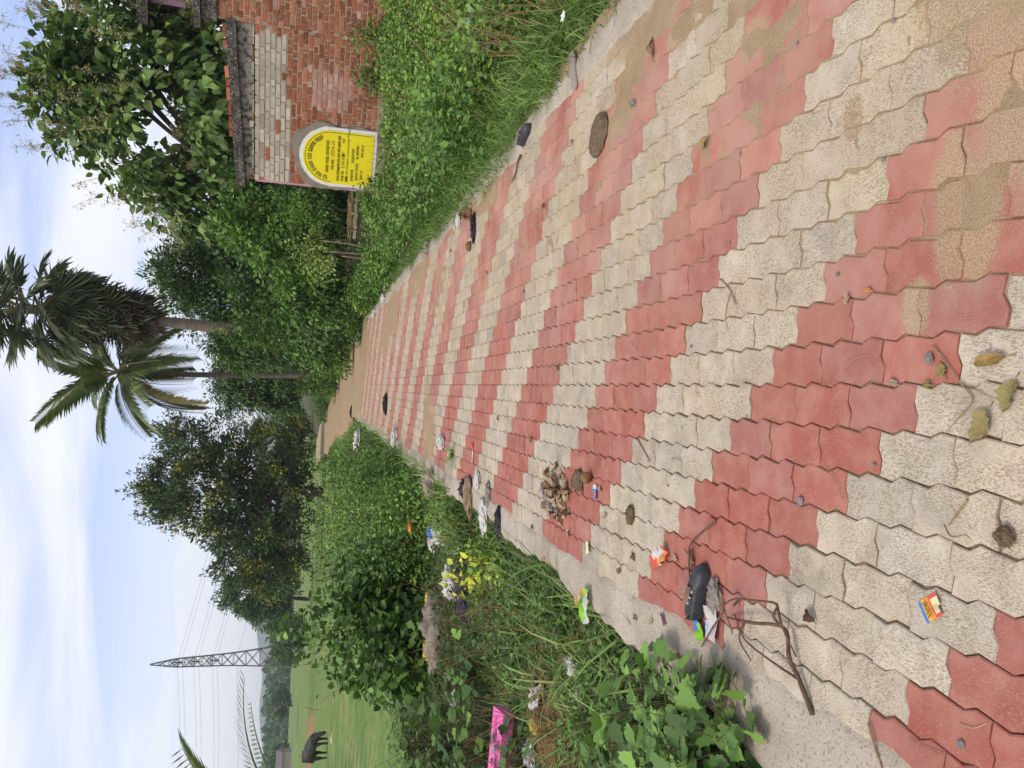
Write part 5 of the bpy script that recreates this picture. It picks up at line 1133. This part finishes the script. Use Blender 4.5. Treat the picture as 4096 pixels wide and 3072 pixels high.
sheet('blue_sachet', 'small blue sachet beside the brown fruit on the red blocks', 'sachet', (-.483, 3.522, .004), R_(8), .034, .075, [M['film_blue'], M['film_white'], M['film_orange']], lambda u, v: 1 if u > .75 else 2 if .2 < u < .45 and .3 < v < .7 else 0, curl=.006, seed=6)
sheet('foil_scrap', 'tiny dark foil wrapper on the concrete strip near the shoe', 'wrapper', (-.877, 2.736, .004), R_(50), .018, .055, [plain('dark_foil', (.16, .05, .07), .3)], curl=.015, seed=12, nx=6, ny=4)
sheet('paper_scrap', 'scrap of cream paper near the leaf litter by the concrete', 'paper', (-.775, 3.60, .004), R_(30), .04, .06, [M['film_cream']], curl=.02, seed=31)
# fruit, dung, stones
M['fruit'] = mat('brown_fruit', (.26, .135, .04), (.12, .06, .03), scale=30, rough=.5)
o = MB().lathe([(0, 0), (.018, .004), (.031, .02), (.030, .040), (.018, .054), (.004, .057), (0, .052)], 14).build('fruit', M['fruit'], None, True); o.location = (-.42, 3.60, 0); tag(o, 'round brown fruit lying on the red blocks', 'fruit')
bag('dung_heap', 'crumbled dark dung beside the brown fruit on the red blocks', 'dung', (-.456, 3.80, .001), (.042, .075, .010), M['dung'], 7, R_(20), .9)
bag('dung', 'elongated dry dropping on the cream blocks', 'dung', (-.523, 3.09, .001), (.040, .022, .022), M['dung'], 9, R_(0), .3)
bag('dung', 'small round dung ball on the cream block nearest the frame bottom', 'dung', (-.259, 1.236, .001), (.021, .019, .017), M['dung'], 11, 0, .2)
bag('dung', 'broad flat cowpat on the cream blocks near the right edge', 'dung', (1.355, 3.67, .002), (.105, .115, .016), M['dung'], 13, R_(15), .14, n=28)
bag('dung', 'small black dropping on the far sandy blocks', 'dung', (-.308, 14.5, .002), (.16, .14, .05), plain('black_dung', (.03, .024, .02), .9), 15, 0, .5)
M['stone'] = mat('grey_stone', (.26, .24, .22), (.16, .145, .13), scale=30, rough=.9)
for x, y, s, lab in ((1.364, 3.234, .020, 'dark angular stone on the sandy blocks at the right'), (-.286, 1.909, .013, 'pale crumb of stone on a red block joint'), (.115, 1.449, .012, 'grey-green pebble on the pink red block by the dry leaves'), (-.727, 1.33, .010, 'brown pit-like clod set in a near red block')):
    bag('stone', lab, 'stone', (x, y, .001), (s, s*.8, s*.7), M['stone'], x*10, x, .35, n=9, m=5)
for i, (x, y) in enumerate(((.36, 1.78), (.63, 1.62), (-.05, 2.2), (.85, 2.3), (.2, 2.6), (-.35, 2.75), (1.1, 2.0), (.55, 2.35), (-.15, 1.62), (.98, 1.6))):
    bag('pebble', 'tiny loose pebble scattered on the blocks', 'pebble', (x, y, .0), (.006, .005, .004), M['stone'], i*3.3, i, .3, group='tiny pebbles on the path', n=7, m=4)
# sticks and branches
def zz(pts, z): return [(x, y, z if not isinstance(z, (list, tuple)) else z[i]) for i, (x, y) in enumerate(pts)]
stick('fallen_branch', 'fallen bare branch with thin twigs lying across cream blocks', zz([(-.87, 1.817), (-.79, 1.865), (-.74, 1.90), (-.667, 1.944), (-.685, 2.06), (-.705, 2.15), (-.73, 2.26)], [.008, .02, .03, .02, .05, .04, .012]), .0075, M['twig'],
      [zz([(-.667, 1.944), (-.63, 1.94), (-.593, 1.942), (-.60, 2.01), (-.61, 2.066), (-.65, 2.14), (-.684, 2.191), (-.74, 2.20), (-.77, 2.22)], [.02, .06, .05, .09, .11, .10, .07, .04, .02]), zz([(-.593, 1.942), (-.66, 1.92), (-.736, 1.896)], [.05, .04, .01]), zz([(-.70, 2.12), (-.76, 2.13), (-.826, 2.123)], [.04, .05, .01]), zz([(-.684, 2.19), (-.78, 2.30), (-.886, 2.434)], [.07, .05, .01]), zz([(-.79, 1.865), (-.78, 1.97), (-.75, 2.10), (-.69, 2.16)], [.02, .03, .05, .05]), zz([(-.64, 2.09), (-.62, 2.10), (-.66, 2.17)], [.10, .07, .03])], 'branch')
stick('stick', 'thin curved stick reaching from the shoe over the red blocks', zz([(-.425, 2.368), (-.47, 2.43), (-.53, 2.50), (-.587, 2.522), (-.66, 2.50), (-.72, 2.47)], [.006, .02, .03, .025, .03, .04]), .0045, M['twig'], [zz([(-.47, 2.43), (-.45, 2.40), (-.43, 2.385)], [.02, .01, .012]), zz([(-.56, 2.515), (-.58, 2.56), (-.57, 2.60)], [.03, .012, .006])])
stick('stick', 'short thick stick by the old shoe at the right edge', zz([(1.70, 5.20), (1.67, 5.27), (1.60, 5.33), (1.57, 5.42)], .014), .009, M['twig'])
stick('twig', 'two small dry twigs on the cream block near the bottom', zz([(-.197, 1.331), (-.225, 1.352), (-.261, 1.378)], .006), .003, M['twig_pale'], [zz([(-.262, 1.392), (-.285, 1.372), (-.275, 1.335), (-.282, 1.32)], .005)], 'twig')
stick('twig', 'thin dark twig lying across two red blocks', zz([(-.18, 3.06), (-.22, 3.00), (-.27, 2.92)], .005), .003, M['twig'], (), 'twig')
stick('twig', 'forked dry stalk on red blocks in the middle of the path', zz([(.43, 2.40), (.38, 2.33), (.33, 2.30)], .005), .003, M['twig_pale'], [zz([(.38, 2.33), (.30, 2.36), (.24, 2.34)], .004)], 'twig')
stick('twig', 'curved thin root on the concrete at the near left', zz([(-.80, 1.60), (-.84, 1.58), (-.90, 1.545), (-.95, 1.53)], .010), .0035, M['twig_pale'], (), 'twig')
for i in range(26):                                  # stray straws
    x, y = random.uniform(-.8, 1.6), 1.3+random.random()**1.4*7; a = random.uniform(0, PI); l = random.uniform(.02, .06)
    o = MB().tube(bez([(-l, 0, .004), (0, random.uniform(-.012, .012), .007), (l, 0, .004)], 3), .0012, 3, cap=False).build('straw', M['straw']); o.location = (x, y, .001); o.rotation_euler = (0, 0, a); tag(o, 'single dry straw lying on the paving blocks', 'straw', 'stray straws on the path')
# dry leaves
M['leaf_olive'] = mat('olive_dry_leaf', (.26, .225, .085), (.33, .25, .10), scale=40, rough=.7, bump=.4, bscale=90); M['leaf_brown'] = mat('brown_dry_leaf', (.27, .165, .085), (.19, .11, .06), scale=40, rough=.75); M['leaf_tan'] = mat('tan_dry_leaf', (.46, .36, .235), (.36, .27, .17), scale=40, rough=.75)
def dry_leaf(label, x, y, l, w, rz, mt, seed, cup=.35, z=.004, group=None, cat='leaf'):
    n, k = 12, 7; u, v = np.meshgrid(np.linspace(0, 1, n), np.linspace(-1, 1, k)); wid = np.sin(np.clip(u, .0, 1)**.8*PI)**.75*w/2+.0008
    X = (u-.5)*l; Y = v*wid*(1+.10*np.sin(u*37+seed)); Z = z+cup*np.abs(v)**1.6*wid*.9+.012*np.sin(u*4+seed)**2*(l/.08)+.003*np.sin(u*23+v*5+seed)
    mb = MB().grid(X, Y, Z); mb.tube([(-l*.75, 0, z), (-l*.5, 0, z+.006), (l*.3, 0, z+.006+.006)], [.0016, .0014, .0006], 4)
    o = mb.build('dry_leaf', mt, None, True); o.location = (x, y, 0); o.rotation_euler = (0, 0, rz); return tag(o, label, cat, group)
dry_leaf('large olive dry leaf with a dark tear on the cream block at the bottom edge', -.035, 1.30, .080, .046, R_(155), M['leaf_olive'], 1)
dry_leaf('curled yellow-brown dry leaf pointing away on the cream block', .105, 1.285, .080, .026, R_(100), mat('ochre_leaf', (.38, .24, .075), (.25, .19, .06), scale=40, rough=.7), 2, .8)
dry_leaf('rolled olive leaf at the very bottom edge of the path', .03, 1.235, .070, .036, R_(160), M['leaf_olive'], 3, .7)
dry_leaf('small olive leaf on the pink red block', .088, 1.412, .036, .026, R_(30), M['leaf_olive'], 4, .3)
dry_leaf('tiny curled leaf on the red block by the pebble', .055, 1.452, .024, .014, R_(80), M['leaf_olive'], 5, .7)
stick('leaf_stalk', 'dry stalk joining the fallen leaves at the bottom of the path', zz([(.145, 1.44), (.11, 1.405), (.06, 1.36), (.02, 1.325), (-.02, 1.36), (-.06, 1.40)], .007), .0022, M['twig_pale'], [zz([(.06, 1.36), (.03, 1.29), (.02, 1.25)], .006), zz([(.11, 1.405), (.13, 1.43), (.125, 1.455)], .006)], 'stalk')
dry_leaf('dark brown folded leaf on the cream blocks beside the branch', -.60, 1.847, .045, .030, R_(60), mat('dark_brown_leaf', (.14, .075, .045), (.09, .05, .03), scale=40, rough=.7), 6, 1.0)
dry_leaf('curled brown leaf caught on the fallen branch', -.665, 2.205, .05, .03, R_(20), M['leaf_brown'], 7, .9, .06)
dry_leaf('brown leaf on red blocks at the toe of the worn shoe', -.595, 2.53, .075, .026, R_(12), M['leaf_brown'], 8, .4)
dry_leaf('brown folded leaf on the sandy blocks near the cowpat', 1.54, 3.04, .10, .028, R_(10), M['leaf_brown'], 9, .8)
dry_leaf('yellow-brown curled leaf at the edge of a red block on the right', .956, 2.542, .045, .026, R_(140), mat('gold_leaf', (.36, .24, .08), (.25, .16, .06), scale=40, rough=.7), 10, .8)
dry_leaf('small tan leaf on the red block joint in the middle', .285, 1.735, .03, .016, R_(170), M['leaf_tan'], 11, .5)
dry_leaf('tan leaf lying in the joint between two near red blocks', .06, 1.56, .034, .014, R_(70), M['leaf_tan'], 12, .4)
dry_leaf('orange petal-like leaf on the near cream block', .30, 1.66, .028, .014, R_(80), mat('orange_leaf', (.62, .28, .13)), 13, .3)
for i, (x, y, mt) in enumerate(((-.46, 3.46, 'leaf_tan'), (-.58, 3.40, 'leaf_tan'), (-.50, 3.72, 'leaf_brown'), (-.62, 2.66, 'leaf_tan'), (-.80, 3.2, 'leaf_brown'), (-.70, 3.05, 'leaf_brown'), (-.95, 3.0, 'leaf_brown'), (-.92, 2.85, 'leaf_tan'), (-.98, 2.6, 'leaf_brown'), (-.76, 3.9, 'leaf_tan'), (-.85, 4.6, 'leaf_brown'), (.15, 4.2, 'leaf_brown'), (.7, 5.0, 'leaf_brown'), (1.0, 6.2, 'leaf_tan'), (-.2, 5.6, 'leaf_brown'), (.4, 6.9, 'leaf_brown'), (1.2, 4.6, 'leaf_brown'), (-.45, 7.6, 'leaf_tan'), (.9, 9.2, 'leaf_brown'), (1.5, 8.0, 'leaf_brown'), (-.3, 4.7, 'leaf_brown'), (1.45, 4.1, 'leaf_tan'))):
    dry_leaf('small shrivelled brown leaf scattered on the paving', x, y, random.uniform(.03, .06), random.uniform(.014, .03), random.uniform(0, 6), M[mt], i+20, random.uniform(.3, 1), group='shrivelled leaves scattered on the path')
# heap of dead leaves
t = thing('leaf_heap', 'heap of dry tan leaves and scraps on the cream blocks near the left edge', 'leaf heap', (-.57, 4.15, 0))
for i in range(62):
    a = random.uniform(0, 2*PI); q = random.random()**.6; x, y = math.cos(a)*q*.155, math.sin(a)*q*.27
    o = dry_leaf('', 0, 0, random.uniform(.05, .11), random.uniform(.025, .05), 0, M[random.choice(('leaf_tan', 'leaf_tan', 'leaf_brown'))], i+50, random.uniform(.2, 1), cat='')
    o.parent = t; o.name = 'leaf'; o.location = (x, y, .030*(1-q)*random.random()); o.rotation_euler = (random.gauss(0, .4), random.gauss(0, .4), random.uniform(0, 6))
MB().tube(bez([(-.02, .28, .01), (.03, .18, .04), (-.04, .05, .06), (-.11, -.05, .02), (-.10, -.14, .01)], 5), .0022, 4).build('blue_string', M['film_blue'], t, True)
# transparent sandal sole and flower at the right edge
M['gel'] = mat('milky_clear_rubber', (.50, .45, .40), (.42, .37, .32), scale=10, rough=.3, trans=.3)
t = thing('sandal_sole', 'loose milky plastic sandal sole lying at the right edge in the grass', 'sole', (1.862, 4.09, .010), R_(20))
ts = np.linspace(0, 1, 14); hw = np.interp(ts, [0, .06, .25, .5, .75, .93, 1], [.012, .03, .034, .03, .046, .036, .008]); L_ = .26
MB().poly([(x*L_-.13, y) for x, y in zip(ts, hw)]+[(x*L_-.13, -y) for x, y in zip(ts[::-1], hw[::-1])], 0, .010).build('sole_body', M['gel'], t)
for k in range(9): MB().box((-.105+.026*k, 0, .0115), (.008, .035, .004), rz=.4).build('tread_rib', M['gel'], t)
fl = thing('white_flower', 'white star-shaped lily flower above the right grass', 'flower', (2.10, 3.86, gz1(2.10, 3.86)))
MB().tube([(0, 0, 0), (-.03, .02, .12), (-.05, .02, .22)], .0025, 4).build('stem', M['stem'], fl)
M['petal'] = mat('white_petal', (.80, .80, .78), rough=.6, trans=.2)
for k in range(6):
    a = k*PI/3; mb = MB(); leaves(mb, OVN, np.array([(-.05, .02, .22)]), np.array([(math.cos(a), math.sin(a)-.25, .55)]), np.array([(-math.cos(a)*.5, -math.sin(a)*.5-.3, 1.0)]), .036, wid=1.3); mb.build('petal', M['petal'], fl)
# rubbish farther along the path and its edges
B_ = lambda n, lab, c, x, y, sz, m_, sd, rz=0., rg=.6, z=.003: bag(n, lab, c, (x, y, z), sz, M[m_], sd, rz, rg)
B_('rag', 'brown rag trailing over the concrete edge on the left', 'rag', -.94, 6.56, (.15, .10, .035), 'rag_brown', 3, .4)
B_('white_bag', 'white plastic bag beside the brown rag on cream blocks', 'bag', -.756, 6.25, (.065, .07, .018), 'film_white', 4)
B_('black_bag', 'black plastic scrap behind the brown rag', 'bag', -.90, 6.80, (.07, .06, .035), 'film_black', 5)
B_('white_bag', 'large crumpled white plastic bag hanging over the concrete edge', 'bag', -1.02, 5.98, (.12, .09, .022), 'film_white', 6, .5)
B_('black_bag', 'black plastic bag squashed on the concrete edge', 'bag', -.98, 5.45, (.10, .045, .025), 'film_black', 7, .1)
B_('clear_bag', 'torn clear film on the blocks beside the large white bag', 'bag', -.82, 5.85, (.08, .06, .012), 'film_clear', 26, .1)
B_('rag', 'beige rag stuffed into the weeds at the left edge', 'rag', -1.08, 8.66, (.13, .14, .08), 'rag_grey', 8)
B_('white_cup', 'white paper scrap with a black end on the blocks', 'paper', -.566, 8.07, (.07, .10, .04), 'film_white', 9)
B_('white_bag', 'white bag by the path edge before the tall weeds', 'bag', -.832, 12.7, (.16, .18, .05), 'film_white', 10)
B_('red_scrap', 'tiny bright red plastic scrap lying on a red block', 'scrap', -.482, 6.515, (.026, .026, .018), 'film_red', 11, 0, .1)
sheet('paper_strip', 'narrow white paper strip on the red blocks at the left', 'paper', (-.59, 6.47, .004), R_(5), .03, .13, [M['film_white']], curl=.008, seed=41)
B_('white_bag', 'white plastic at the far left edge beside the sand', 'bag', -1.6, 22.5, (.3, .4, .10), 'film_white', 12)
B_('white_bag', 'white plastic scrap on the right edge past the grass tuft', 'bag', 1.86, 9.75, (.09, .12, .04), 'film_clear', 13)
B_('white_bag', 'white bag at the far right edge near the creeping weeds', 'bag', 1.86, 15.9, (.10, .22, .05), 'film_white', 14)
B_('white_bag', 'second white bag beyond the creeping weeds on the right', 'bag', 1.80, 18.4, (.10, .24, .05), 'film_white', 15)
B_('paper_scrap', 'flat white paper in the grass at the right edge', 'paper', 1.75, 7.6, (.07, .08, .02), 'film_white', 16)
B_('black_wrapper', 'dark blue-black wrapper on cream blocks at the right edge', 'wrapper', 1.50, 6.80, (.12, .05, .025), 'film_black', 17, .2)
B_('husk', 'brown husk lying alone on the cream blocks', 'husk', 1.36, 6.96, (.045, .035, .035), 'fruit', 18, 0, .2)
B_('black_cloth', 'dark scrap on the far sandy path', 'scrap', -.9, 27.0, (.18, .14, .05), 'film_black', 19)
for x, y, lab in ((1.66, 7.02, 'broken half coconut shell nearest the grass'), (1.72, 7.22, 'second broken coconut shell just behind the first')):
    o = MB().lathe([(0, .002), (.035, .006), (.055, .025), (.058, .05), (.050, .05), (.045, .025), (.0, .012)], 12).build('coconut_shell', M['fruit'], None, True); o.location = (x, y, 0); o.rotation_euler = (.5, .3, 0); tag(o, lab, 'shell')
bt = thing('plastic_bottle', 'clear plastic bottle lying in the grass at the far right edge', 'bottle', (2.02, 15.2, .06)); bt.rotation_euler = (PI/2, .2, .5)
MB().lathe([(0, -.12), (.032, -.12), (.034, .05), (.014, .10), (.012, .12)], 10).build('body', M['film_clear'], bt, True); MB().lathe([(.015, .12), (.015, .14), (0, .14)], 8).build('cap', M['film_blue'], bt)
tu = thing('grass_tuft', 'small grass tuft growing between the blocks on the left', 'grass tuft', (-.64, 7.47, 0))
n = 46; a = rng.uniform(0, 2*PI, n); mb = MB(); leaves(mb, tpl_blade(.03, .7), np.stack([.03*np.cos(a), .03*np.sin(a), 0*a], 1), np.stack([np.cos(a)*.8, np.sin(a)*.8, np.ones(n)], 1), np.stack([-np.cos(a), -np.sin(a), .6+0*a], 1), .20*rng.uniform(.5, 1.2, n)); mb.build('blades', M['grass_long'], tu)
# rubbish on the left bank
g_ = lambda x, y, dz=.02: (x, y, gz1(x, y)+dz)
t = thing('pink_box', 'bright pink cardboard box lying in the weeds at the left frame edge', 'box', g_(-2.90, 5.92, .17), R_(4)); t.rotation_euler = (R_(8), R_(5), R_(6))
M['pink'] = plain('pink_card', (.80, .16, .42), .55); M['pink_dark'] = plain('pink_card_print', (.55, .05, .25), .55)
MB().box((0, 0, .045), (.62, .22, .09)).build('carton', M['pink'], t)
for k in range(7):
    a = -PI*.1+k*PI*.2; MB().box((.20+.045*math.cos(a), .02+.045*math.sin(a), .0912), (.030, .009, .0016), rz=a).build('sun_ray_print', M['pink_dark'], t)
MB().poly([(.20+.022*math.cos(a), .02+.022*math.sin(a)) for a in np.linspace(0, 2*PI, 12, endpoint=False)], .0902, .0914).build('sun_print', M['pink_dark'], t)
text('brand_text', 'Hainder', .075, (-.26, -.05, .092), t, plain('grey_print', (.12, .06, .10))), text('brand_text', 'Hainder', .06, (-.26, -.1125, .02), t, plain('grey_print', (.12, .06, .10)))
[o for o in t.children if o.name.startswith('brand_text')][0].rotation_euler = (0, 0, 0)
MB().poly([(-.04, .03), (0, -.03), (.04, .03), (.0, .045)], .0905, .092).build('emblem', M['film_silver'], t)
bag('foil_cup', 'crushed silver foil pouch beside the pink box', 'pouch', g_(-2.76, 5.50), (.09, .10, .06), M['film_silver'], 3, .3, .5)
bag('yellow_packet', 'crumpled yellow and blue packet among the straw', 'packet', g_(-2.42, 5.28), (.07, .11, .05), M['film_yellow'], 4, .2, .6)
sheet('red_white_packet', 'white packet with red lettering torn open on the left bank', 'packet', g_(-2.15, 5.1, .07), R_(-60), .14, .22, [M['film_white'], M['film_red']], lambda u, v: 1 if .3 < u < .62 and .3 < v < .6 else 0, curl=.06, seed=44)
bag('grey_plastic', 'dirty grey plastic and paper wad on the bank near the lobed weeds', 'plastic', g_(-1.80, 4.28), (.15, .12, .04), M['film_clear'], 6, .5, .6)
bag('white_scrap', 'white scrap lying beside the grey plastic wad', 'scrap', g_(-1.68, 4.42, .05), (.05, .09, .02), M['film_white'], 8, .1, .7)
bag('rag', 'large dirty grey rag slumped on the left bank', 'rag', g_(-3.10, 9.6, .03), (.42, .26, .17), M['rag_grey'], 9, R_(20), .55, n=30, m=14)
bag('yellow_bag', 'yellow plastic behind the large grey rag', 'bag', g_(-3.45, 10.0, .06), (.16, .12, .08), M['film_yellow'], 10, .2, .6)
bag('yellow_bag', 'yellow scrap on the upper side of the grey rag', 'bag', g_(-2.80, 9.85, .14), (.13, .05, .05), M['film_yellow'], 12, .6, .6)
bag('rag', 'dark purple rag beside the lime yellow plant', 'rag', g_(-2.2, 8.15, .03), (.34, .15, .10), M['rag_purple'], 13, R_(40), .6)
bag('polka_cloth', 'white cloth bag with dark spots on the left bank', 'bag', g_(-2.25, 8.75, .05), (.20, .16, .12), mat('spotted_cloth', (.66, .63, .60), (.16, .13, .13), scale=34, rough=.9, lo=.60, hi=.64, detail=0), 14, .2, .4)
bag('white_bag', 'white and blue plastic bag half buried under the left weeds', 'bag', g_(-2.0, 9.9, .08), (.12, .10, .06), M['film_white'], 15, .2, .6)
bag('white_bag', 'white plastic caught in the weeds beside the tall growth', 'bag', g_(-1.75, 9.2, .12), (.14, .12, .09), M['film_white'], 16, .2, .6)
bag('blue_scrap', 'bright blue scrap beside the half buried white bag', 'scrap', g_(-1.85, 9.75, .14), (.07, .06, .05), M['film_blue'], 17, .2, .6)
bag('orange_scrap', 'orange paper lodged in the weeds near the path edge', 'paper', g_(-1.85, 10.1, .35), (.07, .05, .03), M['film_orange'], 18, .2, .4)
bag('white_cup', 'white cup lying in the weeds below the lobed shrubs', 'cup', g_(-3.3, 8.0, .12), (.12, .05, .05), M['film_white'], 19, .2, .3)
bag('white_scrap', 'white scrap lying out on the field grass', 'scrap', g_(-15.5, 34, .02), (.25, .12, .08), M['film_white'], 20, .2, .4)

# ================================================================ pieces that belong to a part of their thing
def under(prefix, part, names):
    for th_ in [o for o in bpy.data.objects if o.parent is None and o.name.split('.')[0] == prefix]:
        ps = [c for c in th_.children if c.name.split('.')[0] == part]
        if not ps: continue
        for c in list(th_.children):
            if c.name.split('.')[0] in names: c.parent = ps[0]; c.location = c.location-ps[0].location
under('notice_board', 'yellow_panel', ('text_line', 'heading_text', 'year_text', 'amount_text', 'road_text', 'border_line'))
under('brick_wall', 'ledge', ('top_brick', 'lime_dab'))
under('shoe', 'upper', ('eyelet', 'lace', 'tongue'))
under('chips_packet', 'film', ('logo_disc', 'logo_band', 'logo_text')); under('sachet', 'film', ('print',))
under('pink_box', 'carton', ('sun_ray_print', 'sun_print', 'brand_text', 'emblem'))
under('teak_tree', 'crown', ('flower_sprays',)); under('acacia_tree', 'crown', ('flower_clusters', 'shoots')); under('buffalo', 'body', ('horn', 'ear', 'tail')); under('sandal_sole', 'sole_body', ('tread_rib',))

# ================================================================ HAZE: the damp air over the plain
hzm = bpy.data.materials.new('haze_air'); hzm.use_nodes = True; t = hzm.node_tree; t.nodes.remove(t.nodes['Principled BSDF'])
pv = N(t, 'ShaderNodeVolumePrincipled'); pv.inputs['Color'].default_value = (.90, .94, 1, 1); pv.inputs['Density'].default_value = HAZE_D; pv.inputs['Anisotropy'].default_value = .2
lk(t, pv.outputs[0], t.nodes['Material Output'].inputs['Volume'])
hb = MB().box((-500, 2200, 62), (7600, 4700, 150)).build('haze', hzm); tag(hb, 'thin bluish haze over the distant plain and hills', kind='stuff')
